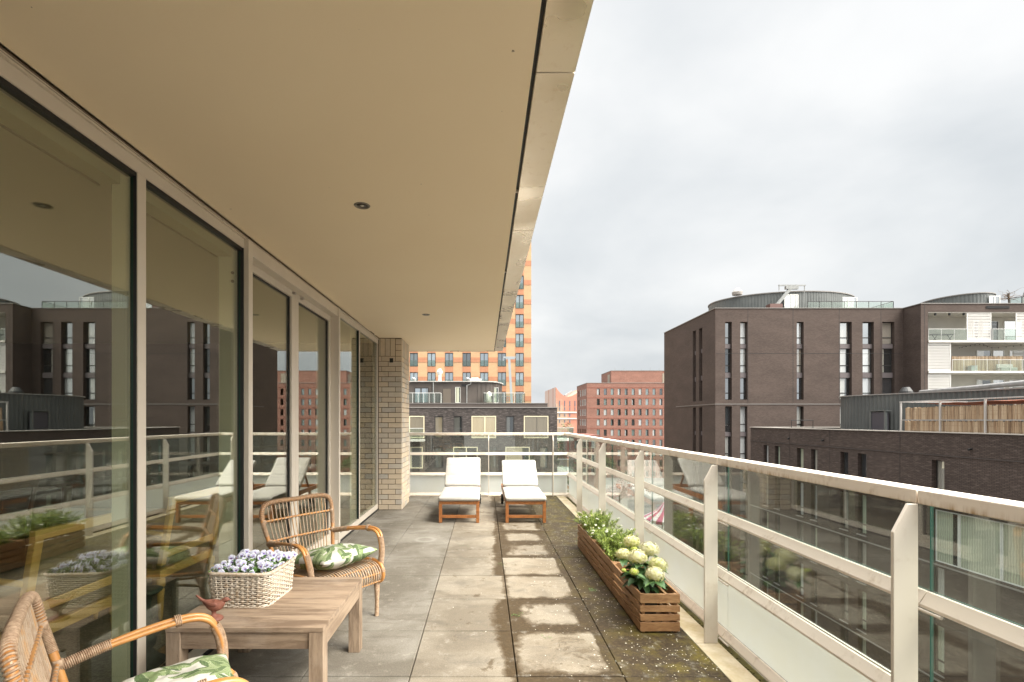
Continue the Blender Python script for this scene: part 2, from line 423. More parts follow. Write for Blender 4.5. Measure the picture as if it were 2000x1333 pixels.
TILE = pmat('concrete_tile', tile_fn, rough=.8, spec=.2)
g = MB(); tuv = []
for i in range(len(JX)-1):
    for j in range(len(JY)-1):
        x0, x1, y0, y1 = JX[i]+.0028, JX[i+1]-.0028, JY[j]+.0045, JY[j+1]-.0045
        dz = random.uniform(-.0015, .0012); c = .0035
        t = random.random()
        if i == 0: t = 1.0
        vs = [(x0, y0, -.04), (x1, y0, -.04), (x1, y1, -.04), (x0, y1, -.04), (x0, y0, -c+dz), (x1, y0, -c+dz), (x1, y1, -c+dz), (x0, y1, -c+dz),
              (x0+c, y0+c, dz), (x1-c, y0+c, dz), (x1-c, y1-c, dz), (x0+c, y1-c, dz)]
        g.add(vs, [(0, 1, 5, 4), (1, 2, 6, 5), (2, 3, 7, 6), (3, 0, 4, 7), (4, 5, 9, 8), (5, 6, 10, 9), (6, 7, 11, 10), (7, 4, 8, 11), (8, 9, 10, 11)], 0, t)
        wrect = (x0, x1 if i < 5 else x0+.605, y0, y0+.594)
        tuv.append((wrect, len(g.f)-9, len(g.f)))
fl = g.build('terrace_floor', TILE)
uvl = fl.data.uv_layers.new(name='tile')
for (wr, f0, f1) in tuv:
    for fi in range(f0, f1):
        po = fl.data.polygons[fi]
        for li, vi in zip(po.loop_indices, po.vertices):
            p = g.v[vi]; uvl.data[li].uv = ((p[0]-wr[0])/(wr[1]-wr[0]), (p[1]-wr[2])/(wr[3]-wr[2]))
tag(fl, kind='structure')
g = MB(); g.box(-1.70, 1.60, -5.0, 9.42, -.35, -.042)
tag(g.build('terrace_slab', pmat('joint_dirt', noisy((.03, .024, .015), (.06, .05, .03), 12), rough=.95)), kind='structure')
# cream stone gutter edging
g = MB()
ed = [-4.7+1.475*k for k in range(10)]
PY = [1.715+1.475*k for k in range(-4, 5)]
yy = [-4.9]+PY+[9.355]
for a, b in zip(yy, yy[1:]): g.box(1.376, 1.530, a+.003, b-.003, -.041, -.006)
def cream(q, b):
    v = q.tc(); n = q.noise(v, 4, 7, .65); n2 = q.noise(v, 30, 4, .7)
    c = q.mix(q.maprange(n, .42, .72, 0, .8), (.62, .53, .38), (.36, .25, .09))
    q.set(b.inputs['Base Color'], q.mix(q.maprange(n2, .5, .8, 0, .3), c, (.25, .18, .08)))
tag(g.build('terrace_edging', pmat('cream_stone', cream, rough=.75), bevel=.002), kind='structure')
g = MB(); g.box(1.532, 1.60, -5, 9.36, -.041, -.028)
rr = random.Random(3)
for k in range(900):
    x, y = rr.uniform(1.534, 1.565), rr.uniform(-1, 9.3); s = rr.uniform(.004, .010)
    g.obox((x, y, -.026), (s, s*1.5, s), Matrix.Rotation(rr.random()*6, 3, 'Z'))
tag(g.build('gutter_moss', pmat('moss', noisy((.035, .028, .008), (.13, .11, .02), 25), rough=.95)), kind='structure')

# ================================================================== OWN BUILDING: glass wall, ceiling, fascia, pillar
CZ = 2.774
def ceil_fn(q, b):
    v = q.tc(); c = q.mix(q.maprange(q.noise(v, .7, 4), .35, .65), (.88, .745, .54), (.90, .77, .565))
    sp = q.maprange(q.noise(v, 34, 2, .5), .785, .82)
    q.set(b.inputs['Base Color'], q.mix(sp, c, (.12, .09, .06)))
    q.set(b.inputs['Normal'], q.bump(q.noise(v, 260, 3), .35, .001))
CEIL = pmat('stucco_ceiling', ceil_fn, rough=.9, spec=.2)
g = MB(); g.box(-1.70, .180, -5, 9.385, CZ, CZ+.30)
tag(g.build('ceiling', CEIL), kind='structure')
ca = thing('canopy_fascia', 'beige metal edging panels along the open side of the balcony ceiling', 'fascia', (.26, -5, CZ))
def fas(q, b):
    v = q.tc(); n = q.noise(v, 3.0, 3, .5); n2 = q.noise(v, 20, 6, .7)
    c = q.mix(q.maprange(n2, .55, .8, 0, .5), (.82, .73, .60), (.55, .40, .24))
    q.set(b.inputs['Base Color'], c); q.set(b.inputs['Roughness'], q.maprange(n, .35, .65, .22, .45))
    q.set(b.inputs['Normal'], q.bump(q.noise(q.mapping(v, (.5, 1, 1)), 2.2, 3), .45, .010))
FAS = pmat('fascia_metal', fas, rough=.35, metal=.7)
fy = [1.866+1.553*k for k in range(-4, 5)]; fy = [-5]+[y for y in fy if y > -5]+[9.40]
for a, b in zip(fy, fy[1:]):
    g = MB(); g.box(.196, .345, a+.003, b-.003, CZ-.001, CZ+.012); g.box(.339, .347, a+.003, b-.003, CZ+.0121, CZ+.45)
    g.build('fascia_panel', FAS, ca, bevel=.003)
g = MB(); g.box(.1805, .196, -5, 9.385, CZ+.02, CZ+.05)
for y in [1.3+1.55*k for k in range(6)]: g.box(.1806, .1959, y, y+.012, CZ+.004, CZ+.018, 1)
g.build('shadow_gap', [GASKET, ALU], ca)
g = MB(); g.box(-1.70, .195, 9.386, 9.40, CZ-.012, CZ+.45); g.build('end_trim', FAS, ca)
g = MB(); g.box(-8, .338, -5, 9.385, CZ+.3001, CZ+.45)
g.build('roof_slab', CEIL, ca)

# recessed downlights
def downlight(x, y, lab):
    t = thing('ceiling_light', lab, 'downlight', (x, y, CZ), group='downlights in the balcony ceiling')
    g = MB(); prof = [(.048, -.0035), (.050, 0.0), (.050, .001)]
    n = 28
    ring = []
    for r, z in ((.034, -.001), (.038, -.004), (.046, -.0045), (.050, -.0005)):
        ring.append([(x+r*math.cos(2*math.pi*k/n), y+r*math.sin(2*math.pi*k/n), CZ+z) for k in range(n)])
    for A, B in zip(ring, ring[1:]):
        for k in range(n): g.add([A[k], A[(k+1) % n], B[(k+1) % n], B[k]], [(0, 1, 2, 3)])
    g.build('trim_ring', pmat('dull_steel', base=(.25, .22, .18), rough=.3, metal=.8), t, smooth=True)
    g = MB(); g.lathe([(.034, -.0012), (.014, -.0024)], (x, y, CZ), 20); g.build('reflector', pmat('dark_reflector', base=(.05, .04, .03), rough=.3), t, smooth=True)
    g = MB(); g.lathe([(.013, -.0026), (.006, -.006)], (x, y, CZ), 16); g.build('lamp', pmat('lamp_lens', base=(.7, .65, .55), rough=.2), t, smooth=True)
downlight(-.757, 3.02, 'recessed round ceiling light nearer the camera, the larger one')
downlight(-.737, 6.15, 'small recessed ceiling light further along near the brick pillar')

# ---- glass wall
WX = -1.72
gw = thing('glass_wall', 'floor to ceiling window wall with beige aluminium frames beside the terrace', 'window wall', (WX, 2, 0))
g = MB()
# head trim near ceiling (three thin lips), head frame, sill
g.box(-1.80, -1.712, -5, 7.88, 2.744, 2.773); g.build('head_trim', pmat('dark_bronze_trim', base=(.17, .12, .085), rough=.5), gw)
g = MB(); g.box(-1.81, -1.706, -5, 7.885, 2.7435, 2.7505); g.box(-1.80, -1.71, -5, 7.882, 2.757, 2.7625)
build_each(g, 'head_lip', FRAME, gw)
g = MB()
g.box(-1.80, WX, -5, 3.497, 2.677, 2.743); g.box(-1.80, WX, 5.72, 7.91, 2.677, 2.743)
g.box(-1.80, -1.700, 3.56, 5.663, 2.650, 2.7428)
build_each(g, 'head_frame', FRAME, gw, bevel=.002)
g = MB()
g.box(-1.80, WX, -5, 3.497, .020, .090); g.box(-1.80, WX, 5.72, 7.91, .020, .090)
g.box(-1.84, -1.700, 3.56, 5.663, .020, .060)
build_each(g, 'sill_frame', FRAME, gw, bevel=.002)
g = MB(); g.box(-1.86, -1.709, -5, 7.885, -.04, .0195); g.build('sill_gasket', GASKET, gw)
def mullion(y0, y1, xo, inner=True, w=.06):
    g = MB(); g.box(-1.726, xo, y0, y1, .0905, 2.6765)
    o = g.build('mullion', FRAME, gw, bevel=.002)
    g = MB(); g.box(-1.757, -1.7261, y0+.0005, y1-.0005, .0905, 2.6765); g.build('gasket', GASKET, o, at=gw.location)
    g = MB(); g.box(-1.85, -1.7572, y0+.002, y1-.002, .02, 2.70); g.build('inner_post', pmat('inner_paint', base=(.78, .80, .64), rough=.6), o, at=gw.location)
for y in (-3.0, -.40, 2.424): mullion(y, y+.06, WX+.001)
g = MB(); g.box(-1.752, -1.687, 3.4975, 3.5595, .020, 2.7425)
o = g.build('mullion', FRAME, gw, bevel=.002)
g = MB(); g.box(-1.765, -1.7215, 3.488, 3.4970, .0905, 2.6765); g.build('gasket', GASKET, o, at=gw.location)
g = MB(); g.box(-1.90, -1.7652, 3.495, 3.555, .02, 2.70); g.build('inner_post', MAT['inner_paint'], o, at=gw.location)
g = MB(); g.box(-1.83, -1.687, 5.6635, 5.7195, .020, 2.7425)
o = g.build('mullion', FRAME, gw, bevel=.002)
g = MB(); g.box(-1.95, -1.8301, 5.665, 5.715, .02, 2.70); g.build('inner_post', MAT['inner_paint'], o, at=gw.location)
mullion(6.71, 6.745, WX+.001); 
g = MB(); g.box(-1.80, WX+.001, 7.865, 7.885, .0905, 2.6765); g.build('end_jamb', FRAME, gw, bevel=.001)
g = MB()
for a, b in ((-3.0, -.40), (-.34, 2.424), (2.484, 3.488)):   # dark glazing beads against the frames
    g.box(-1.775, -1.727, a+.001 if a > -2.9 else a+.061, b-.001, 2.655, 2.6765)
    g.box(-1.775, -1.727, a+.001 if a > -2.9 else a+.061, b-.001, .0905, .100)
build_each(g, 'glazing_bead', GASKET, gw)
for a, b in ((-2.93, -.41), (-.33, 2.415), (2.495, 3.48)):
    g = MB(); g.box(-1.90, -1.80, a, b, 2.615, 2.70); o = g.build('pelmet', pmat('pelmet_paint', base=(.34, .33, .22), rough=.7), gw)
    g = MB(); g.box(-1.906, -1.9001, a, b, 2.605, 2.70); g.build('pelmet_lip', GASKET, o, at=gw.location)
def pane(par, y0, y1, z0, z1, x, name='pane'):
    g = MB(); g.box(x-.008, x, y0, y1, z0, z1, [1, 1, 1, 0, 1, 0]); return g.build(name, [GLASS_WALL, GLASS_EDGE], None, at=None) if par is None else g.build(name, [GLASS_WALL, GLASS_EDGE], par)
for a, b in ((-5, -3.001), (-2.94, -.401), (-.339, 2.423), (2.485, 3.487), (5.7205, 6.709), (6.746, 7.864)):
    pane(gw, a, b, .0905, 2.6765, -1.742)
# sliding doors
def door(y0, y1, x, sl, sr, lab):
    g = MB()
    z0, z1 = .061, 2.6495
    g.box(x-.05, x, y0, y1, z1-.062, z1); g.box(x-.05, x, y0, y1, z0, z0+.075)
    g.box(x-.05, x, y0, y0+sl, z0+.0751, z1-.0621); g.box(x-.05, x, y1-sr, y1, z0+.0751, z1-.0621)
    o = g.build('door', FRAME, gw, bevel=.002); o['label'] = lab
    gg = MB(); gg.box(x-.034, x-.026, y0+sl+.0005, y1-sr-.0005, z0+.0755, z1-.0625, [1, 1, 1, 0, 1, 0]); gg.build('pane', [GLASS_WALL, GLASS_EDGE], o, at=gw.location)
    gg = MB()
    gg.box(x-.045, x-.018, y0+sl, y0+sl+.006, z0+.076, z1-.063); gg.box(x-.045, x-.018, y1-sr-.018, y1-sr-.0005, z0+.076, z1-.063); gg.box(x-.045, x-.018, y0+sl+.007, y1-sr-.019, z1-.075, z1-.063)
    gg.build('gasket', GASKET, o, at=gw.location)
    return o
d1 = door(3.5605, 4.606, -1.782, .05, .088, 'left leaf of the glazed double door')
d2 = door(4.6085, 5.662, -1.782, .078, .05, 'right leaf of the glazed double door')
for dd, yy2 in ((d1, 4.53), (d2, 4.73)):
    g = MB(); g.box(-1.7815, -1.755, yy2, yy2+.028, 2.615, 2.635); g.build('door_stop', pmat('steel_fitting', base=(.45, .42, .38), rough=.35, metal=.6), dd, at=gw.location)
g = MB(); g.box(-1.8, -1.772, 3.58, 3.61, 2.60, 2.605)
# two round bolts on the inside post by the door
g = MB()
for z in (2.50, 2.44):
    g.tube([(-1.80, 3.4949, z), (-1.80, 3.488, z)], .011, 12)
g.build('bolt', GASKET, gw, smooth=False)

# ---- brick pillar from single bricks
pil = thing('brick_pillar', 'beige brick pillar at the end of the window wall', 'pillar', (-1.52, 8.2, 0))
PX0, PX1, PY0, PY1 = -1.712, -1.336, 7.89, 8.66
g = MB(); g.box(PX0-.08, PX1-.012, PY0+.012, PY1, -.03, CZ-.001); g.build('mortar_core', pmat('mortar', noisy((.13, .095, .065), (.18, .135, .095), 30), rough=.95), pil)
g = MB(); rh = .0826; mj = .009; row = 0; z = .004
rb = random.Random(11)
def bt(): return rb.random()
ztop = CZ-.225
while z+rh < ztop:
    h = rh-mj
    # front row
    x = PX1; edges = [PX1]; first = .105 if row % 2 else .22
    wds = []; xx = PX1; k = 0
    while xx > PX0+.01:
        wd = first if k == 0 else .22
        nx = max(PX0-.0, xx-wd)
        ins = rb.uniform(-.0015, .0015)
        g.box(nx+mj/2, xx-(mj/2 if k else 0), PY0+ins, PY0+.05, z, z+h, 0, bt()); xx = nx; k += 1
    yy0 = PY0+(.0502 if True else 0); first = .22-.05 if row % 2 else .105-.05; k = 0
    while yy0 < PY1-.01:
        wd = first if k == 0 else .22
        ny = min(PY1, yy0+wd); ins = rb.uniform(-.0012, .0012)
        g.box(PX1-.05, PX1+ins-.0002, yy0+(0.0001 if k == 0 else mj/2), ny-mj/2, z, z+h, 0, bt()); yy0 = ny; k += 1
    z += rh; row += 1
# soldier course
zt0, zt1 = z, CZ-.012
for k in range(3):
    hh = (zt1-zt0)/3; g.box(PX1-.098, PX1-.0005, PY0, PY0+.05, zt0+k*hh, zt0+(k+1)*hh-mj, 0, bt())
xx = PX1-.105
while xx > PX0+.005:
    nx = max(PX0, xx-.0826); g.box(nx+mj/2, xx-mj/2, PY0+rb.uniform(0, .002), PY0+.05, zt0, zt1, 0, bt()); xx = nx
yy0 = PY0+.0502
while yy0 < PY1-.01:
    ny = min(PY1, yy0+.0826); g.box(PX1-.05, PX1-.0003, yy0+.001, ny-mj, zt0, zt1, 0, bt()); yy0 = ny
def brn(q, b):
    v = q.tc(); t = q.attr('tone')
    c = q.ramp(t, [(0, (.60, .49, .36)), (.3, (.64, .52, .37)), (.55, (.56, .47, .36)), (.8, (.47, .43, .37)), (1, (.67, .57, .43))])
    c = q.mix(q.maprange(q.noise(v, 22, 5, .65), .4, .75, 0, .4), c, (.62, .54, .44))
    c = q.mix(q.maprange(q.noise(v, 7, 4, .6), .5, .8, 0, .35), c, (.30, .24, .18))
    q.set(b.inputs['Base Color'], c); q.set(b.inputs['Normal'], q.bump(q.noise(q.mapping(v, (1, 1, .3)), 90, 4), .5, .002))
g.build('brickwork', pmat('beige_brick', brn, rough=.85, spec=.2), pil, bevel=.0015)
g = MB(); g.box(-1.533, -1.475, PY0-.003, PY0-.0016, 2.375, 2.445); g.build('vent', GASKET, pil)

# ---- living room behind the glass
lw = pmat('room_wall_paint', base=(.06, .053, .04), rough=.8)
g = MB(); g.box(-8.2, -8.0, -5, 9.0, -.02, 2.9); g.box(-8.0, -1.0, -5.2, -5.001, -.02, 2.9)
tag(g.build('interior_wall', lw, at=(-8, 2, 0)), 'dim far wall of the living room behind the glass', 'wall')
g = MB(); g.box(-8.0, -1.85, 8.0, 8.2, -.02, 2.9)
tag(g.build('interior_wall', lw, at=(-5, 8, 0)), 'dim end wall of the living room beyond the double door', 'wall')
def wood_fl(q, b):
    br = q.new('ShaderNodeTexBrick'); q.set(br.inputs[0], q.tc('UV')); br.inputs['Scale'].default_value = 1
    br.inputs['Brick Width'].default_value = 1.6; br.inputs['Row Height'].default_value = .18; br.inputs['Mortar Size'].default_value = .003
    br.inputs[1].default_value = (.30, .17, .065, 1); br.inputs[2].default_value = (.36, .21, .085, 1); br.inputs[3].default_value = (.06, .035, .02, 1)
    n = q.noise(q.mapping(q.tc('UV'), (.6, 12, 1)), 2.5, 5)
    q.set(b.inputs['Base Color'], q.mix(q.maprange(n, .35, .7, 0, .4), br.outputs[0], (.16, .08, .03)))
g = MB(); g.box(-8, -1.87, -5, 8, -.03, .005); tag(g.build('room_floor', pmat('oak_floor', wood_fl, rough=.4)), kind='structure')
g = MB(); g.box(-8, -1.81, -5, 8, 2.705, 2.765); tag(g.build('room_ceiling', pmat('room_ceiling_paint', base=(.36, .33, .25), rough=.8)), kind='structure')
rg = MB(); rg.box(-5.2, -2.05, 2.2, 4.9, .0055, .018)
tag(rg.build('rug', pmat('wool_rug', noisy((.09, .085, .075), (.30, .28, .24), 60, bump=.8, bscale=120, bdist=.01), rough=.95), at=(-3.6, 3.5, .0055)), 'grey woven wool rug under the indoor armchairs', 'rug')
OAK = pmat('golden_oak', noisy((.62, .39, .12), (.74, .49, .18), 3, (1, 1, 6), .15, 40), rough=.4)
UPH = pmat('taupe_fabric', noisy((.17, .14, .085), (.21, .175, .11), 40, bump=.3, bscale=300), rough=.9)
def indoor_chair(cy, lab, rz=0):
    t = thing('indoor_armchair', lab, 'armchair', (-2.30, cy, .018), rz, group='indoor armchairs with backs to the glass')
    hw = .29
    def bm(a, b, w, h, n='frame', m=OAK):
        g = MB(); g.beam(a, b, w, h, (1, 0, 0)); return g
    g = MB()   # back frame (local: back at x=0, faces -x)
    top = .84
    g.beam((.02, -hw, .40), (.10, -hw, top), .045, .035, (1, 0, 0)); g.beam((.02, hw, .40), (.10, hw, top), .045, .035, (1, 0, 0))
    g.beam((.10, -hw-.022, top+.02), (.10, hw+.022, top+.02), .035, .05); g.beam((.025, -hw+.022, .47), (.025, hw-.022, .47), .035, .05)
    g.build('back_frame', OAK, t, world=False, bevel=.004)
    g = MB(); g.add([(.012, -hw+.02, .49), (.012, hw-.02, .49), (.088, hw-.02, top), (.088, -hw+.02, top), (.035, -hw+.02, .49), (.035, hw-.02, .49), (.105, hw-.02, top), (.105, -hw+.02, top)],
          [(0, 1, 2, 3), (7, 6, 5, 4), (0, 4, 5, 1), (1, 5, 6, 2), (2, 6, 7, 3), (3, 7, 4, 0)])
    g.build('back_panel', UPH, t, world=False)
    g = MB(); g.box(-.50, .02, -hw-.01, hw+.01, .30, .36); g.build('seat_rail', OAK, t, world=False, bevel=.006)
    g = MB(); g.box(-.49, .015, -hw+.005, hw-.005, .3605, .45); g.build('seat', UPH, t, world=False, bevel=.03)
    for sy in (-1, 1):
        for x in (-.48, .01):
            g = MB(); g.lathe([(.010, 0), (.015, .03), (.022, .18), (.026, .22), (.018, .235), (.030, .25), (.030, .30)], (x, sy*(hw-.005), 0), 14)
            g.build('leg', OAK, t, world=False, smooth=True)
        g = MB(); g.tube(spline([(.05, sy*(hw+.015), .62), (-.15, sy*(hw+.03), .64), (-.32, sy*(hw+.03), .62), (-.38, sy*(hw+.02), .56), (-.36, sy*(hw), .36)], 6), .017, 8)
        g.build('armrest', OAK, t, world=False, smooth=True)
    return t
indoor_chair(2.72, 'indoor armchair with golden frame nearest the camera, seen through the first pane', R(-4))
indoor_chair(3.77, 'indoor armchair with golden frame further in, seen through the second pane', R(-4))
t = thing('candlestick', 'ornate dark green metal candlestick standing inside the glass', 'candlestick', (-1.99, 2.87, .006))
g = MB(); g.lathe([(.10, 0), (.105, .02), (.07, .05), (.045, .08), (.03, .10), (.055, .13), (.06, .17), (.03, .20), (.025, .26), (.038, .28), (.03, .30), (.026, .37), (.035, .39), (.03, .41), (.07, .425)], (0, 0, 0), 20, flute=6, fl_amp=.09)
g.build('stem', pmat('verdigris', noisy((.02, .035, .03), (.05, .08, .065), 30), rough=.6), t, world=False, smooth=True)
g = MB(); g.lathe([(.06, .4255), (.085, .435), (.088, .445), (.02, .44)], (0, 0, 0), 24); g.build('drip_plate', MAT['verdigris'], t, world=False, smooth=True)
DW = pmat('dark_walnut', noisy((.035, .018, .01), (.07, .035, .02), 4, (1, 1, 5)), rough=.35)
def dining_chair(x, y, rz, lab):
    t = thing('dining_chair', lab, 'chair', (x, y, .006), rz, group='dark dining chairs in the living room')
    g = MB(); g.box(-.22, .22, -.22, .22, .42, .46); g.build('seat', DW, t, world=False, bevel=.01)
    for a in (-.19, .19):
        g = MB(); g.tube([(a, .19, 0), (a, .19, .42)], [.014, .02], 8); g.build('leg', DW, t, world=False, smooth=True)
        g = MB(); g.tube(spline([(a, -.22, 0), (a, -.19, .42), (a, -.23, .75), (a*1.1, -.27, .95)]), .018, 8); g.build('leg', DW, t, world=False, smooth=True)
    g = MB(); g.box(-.20, .20, -.275, -.25, .86, .95); g.box(-.17, .17, -.235, -.215, .60, .65); g.build('backrest', DW, t, world=False, bevel=.01)
t = thing('dining_table', 'dark dining table deep in the living room', 'table', (-5.3, 4.6, .006))
g = MB(); g.box(-6.0, -4.6, 3.6, 5.6, .716, .756); g.build('tabletop', DW, t, bevel=.008)
for sx in (-5.9, -4.7):
    for sy in (3.7, 5.5):
        g = MB(); g.lathe([(.03, 0), (.045, .3), (.03, .35), (.05, .6), (.05, .70)], (sx, sy, .006), 12); g.build('leg', DW, t, smooth=True)
dining_chair(-4.2, 4.1, R(90), 'dark dining chair on the near side of the table, nearer the camera')
dining_chair(-4.2, 5.1, R(90), 'dark dining chair on the near side of the table, further away')
t = thing('cabinet', 'dark wooden cabinet against the far indoor wall', 'cabinet', (-7.6, 6.6, .006))
g = MB(); g.box(-7.98, -7.4, 5.6, 7.5, .006, 1.25); g.build('carcass', DW, t, bevel=.01)
g = MB(); g.box(-7.99, -7.36, 5.55, 7.55, 1.251, 1.29); g.build('top', DW, t, bevel=.01)
for a in (5.65, 6.57):
    g = MB(); g.box(-7.399, -7.38, a, a+.88, .1, 1.2); g.build('door', DW, t, bevel=.006)

# ================================================================== RAILING
def post_poly(i, o):   # inner, outer coordinate ; chamfered top
    return [(i, -.006), (o, -.006), (o, 1.1545), (i+.052, 1.1545), (i, 1.056)]
XI, XO = 1.435, 1.521
rl = thing('balcony_railing', 'beige metal and glass railing around the terrace edge', 'railing', (1.5, 4, 0))
for k, y in enumerate(PY):
    g = MB(); g.prism(post_poly(XI, XO), 'y', y, y+.013); g.build('post', ALU, rl, bevel=.0015)
    g = MB()
    for zt in (.828, .440, .052): g.tube([(1.570, y-.035, zt-.061), (1.570, y+.085, zt-.061)], .006, 8)
    for zt in ():
        pass
    n_ = len(g.f)//3; n_v = len(g.v)//3; g.st = [(k*n_v, k*n_) for k in range(3)]
    build_each(g, 'splice_rod', ALU, rl)
YI, YO = 9.224, 9.310
for x in (-1.43, .07, 1.29):
    g = MB(); g.prism([(a, b) for a, b in post_poly(YI, YO)], 'x', x, x+.013); g.build('post', ALU, rl, bevel=.0015)
# top rail pieces, side
TR0, TR1 = 1.155, 1.205
segs = [-5]+[y+.006 for y in PY]+[None]
sy = [-5.0]+[y+.008 for y in PY]
def capmb(kind, a, b, inner, outer, z0, z1):
    g = MB()
    if kind == 'y': g.box(inner, outer, a, b, z0, z1)
    else: g.box(a, b, inner, outer, z0, z1)
    return g
for a, b in zip(sy, sy[1:]+[None]):
    g = MB()
    if b is None:   # last piece with mitre at the corner
        g.prism([(1.522, a+.003), (1.612, a+.003), (1.612, 9.395), (1.522, 9.305)], 'z', TR0, TR1)
    else: g.box(1.522, 1.612, a+.003, b-.003, TR0, TR1)
    g.build('top_rail', ALU_DIRTY, rl, bevel=.004)
xs = [-1.72, .0765, 1.2965]
g = MB(); g.box(-1.72, .0735, 9.305, 9.395, TR0, TR1); g.build('top_rail', ALU_DIRTY, rl, bevel=.004)
g = MB(); g.box(.0795, 1.2935, 9.305, 9.395, TR0, TR1); g.build('top_rail', ALU_DIRTY, rl, bevel=.004)
g = MB(); g.prism([(1.2995, 9.305), (1.520, 9.305), (1.610, 9.395), (1.2995, 9.395)], 'z', TR0, TR1); g.build('top_rail', ALU_DIRTY, rl, bevel=.004)
# lower rails: sloped drip profile.  inner edge xi, at glass xg
def rail_profile(zt, i, g_):  # (coord, z)
    return [(g_, zt), (i, zt-.042), (i, zt-.053), (g_+.012, zt-.053), (g_+.012, zt)]
GX = 1.602; RI = 1.573
GY = 9.392; RYI = 9.363
seam = [-5.0]+[y+.055 for y in PY]
for zt in (.828, .440, .052):
    pr = rail_profile(zt, RI, GX)
    for a, b in zip(seam, seam[1:]+[None]):
        g = MB()
        if b is None:
            n = len(pr); vs = [(p[0], a+.002, p[1]) for p in pr]+[(p[0], RYI+(p[0]-RI), p[1]) for p in pr]
            g.add(vs, [tuple(range(n))[::-1], tuple(range(n, 2*n))]+[(i, (i+1) % n, n+(i+1) % n, n+i) for i in range(n)], 0, .5)
        else: g.prism(pr, 'y', a+.002, b-.002)
        g.build('rail', ALU_DIRTY, rl)
    pr = rail_profile(zt, RYI, GY)
    for a, b in ((-1.72, .075), (.078, 1.295), (1.298, None)):
        g = MB(); n = len(pr)
        be = [b if b is not None else RI+(p[0]-RYI) for p in pr]
        vs = [(a, p[0], p[1]) for p in pr]+[(be[i], p[0], p[1]) for i, p in enumerate(pr)]
        g.add(vs, [tuple(range(n))[::-1], tuple(range(n, 2*n))]+[(i, (i+1) % n, n+(i+1) % n, n+i) for i in range(n)], 0, .5)
        g.build('rail', ALU_DIRTY, rl)
def gpanes(z0, z1, frost):
    nm = 'frosted_panel' if frost else 'glass_panel'
    mats = [FROST, FROST] if frost else [GLASS_RAIL, GLASS_EDGE]
    for a, b in zip(seam, seam[1:]+[9.380]):
        g = MB(); g.box(GX+.0125, GX+.0205, a+.003, b-.003, z0, z1, [1, 1, 1, 0, 1, 0]); g.build(nm, mats, rl)
    for a, b in ((-1.72, .073), (.080, 1.293), (1.300, 1.590)):
        g = MB(); g.box(a, b, GY+.0125, GY+.0205, z0, z1, [1, 1, 0, 1, 0, 1]); g.build(nm, mats, rl)
gpanes(.830, 1.158, False); gpanes(.442, .773, False); gpanes(.054, .386, True)
g = MB(); g.box(-1.72, 1.62, 9.3601, 9.374, -.04, -.002); g.build('base_trim', ALU_DIRTY, rl)
# bright under-lip of lower glass
g = MB(); g.box(1.6145, 1.6235, -5, 9.37, .4405, .4465); g.build('glazing_channel', ALU_TOP, rl)
# own building edge below terrace
g = MB(); g.box(-8.2, 1.598, -5.2, 9.42, GZ, -.36)
tag(g.build('own_building', brick('own_beige_brick', (.40, .31, .21), (.46, .36, .25), (.22, .18, .13)), at=(-3, 2, GZ)), 'beige brick building below the terrace', 'building')
# ================================================================== CITY AROUND
def facade(g, plane, c, u0, u1, z0, z1, ops, depth=.35, m=0, mr=0, sgn=1):
    """wall in plane Y=c or X=c with real openings (u0,u1,z0,z1) and reveals going +sgn*depth"""
    us = sorted(set([u0, u1]+[min(max(o[k], u0), u1) for o in ops for k in (0, 1)]))
    zs = sorted(set([z0, z1]+[min(max(o[k], z0), z1) for o in ops for k in (2, 3)]))
    def P(u, z, dd=0): return (u, c+dd*sgn, z) if plane == 'Y' else (c+dd*sgn, u, z)
    for za, zb in zip(zs, zs[1:]):
        run = None
        for ua, ub in zip(us, us[1:]):
            uc, zc = (ua+ub)/2, (za+zb)/2
            hole = any(o[0] < uc < o[1] and o[2] < zc < o[3] for o in ops)
            if not hole:
                if run is None: run = [ua, ub]
                else: run[1] = ub
            if (hole or ub == us[-1]) and run:
                g.add([P(run[0], za), P(run[1], za), P(run[1], zb), P(run[0], zb)], [(0, 1, 2, 3)], m); run = None
    for o in ops:
        a, b, e, f = o[:4]
        g.add([P(a, e), P(a, e, depth), P(a, f, depth), P(a, f)], [(0, 1, 2, 3)], mr); g.add([P(b, e), P(b, e, depth), P(b, f, depth), P(b, f)], [(0, 1, 2, 3)], mr)
        g.add([P(a, e), P(b, e), P(b, e, depth), P(a, e, depth)], [(0, 1, 2, 3)], mr); g.add([P(a, f), P(b, f), P(b, f, depth), P(a, f, depth)], [(0, 1, 2, 3)], mr)
DARKFR = pmat('dark_window_frame', base=(.03, .027, .025), rough=.45)
CREAMFR = pmat('cream_window_frame', base=(.62, .55, .38), rough=.5)
WHITEFR = pmat('white_window_frame', base=(.66, .66, .63), rough=.5)
PROTO = {}
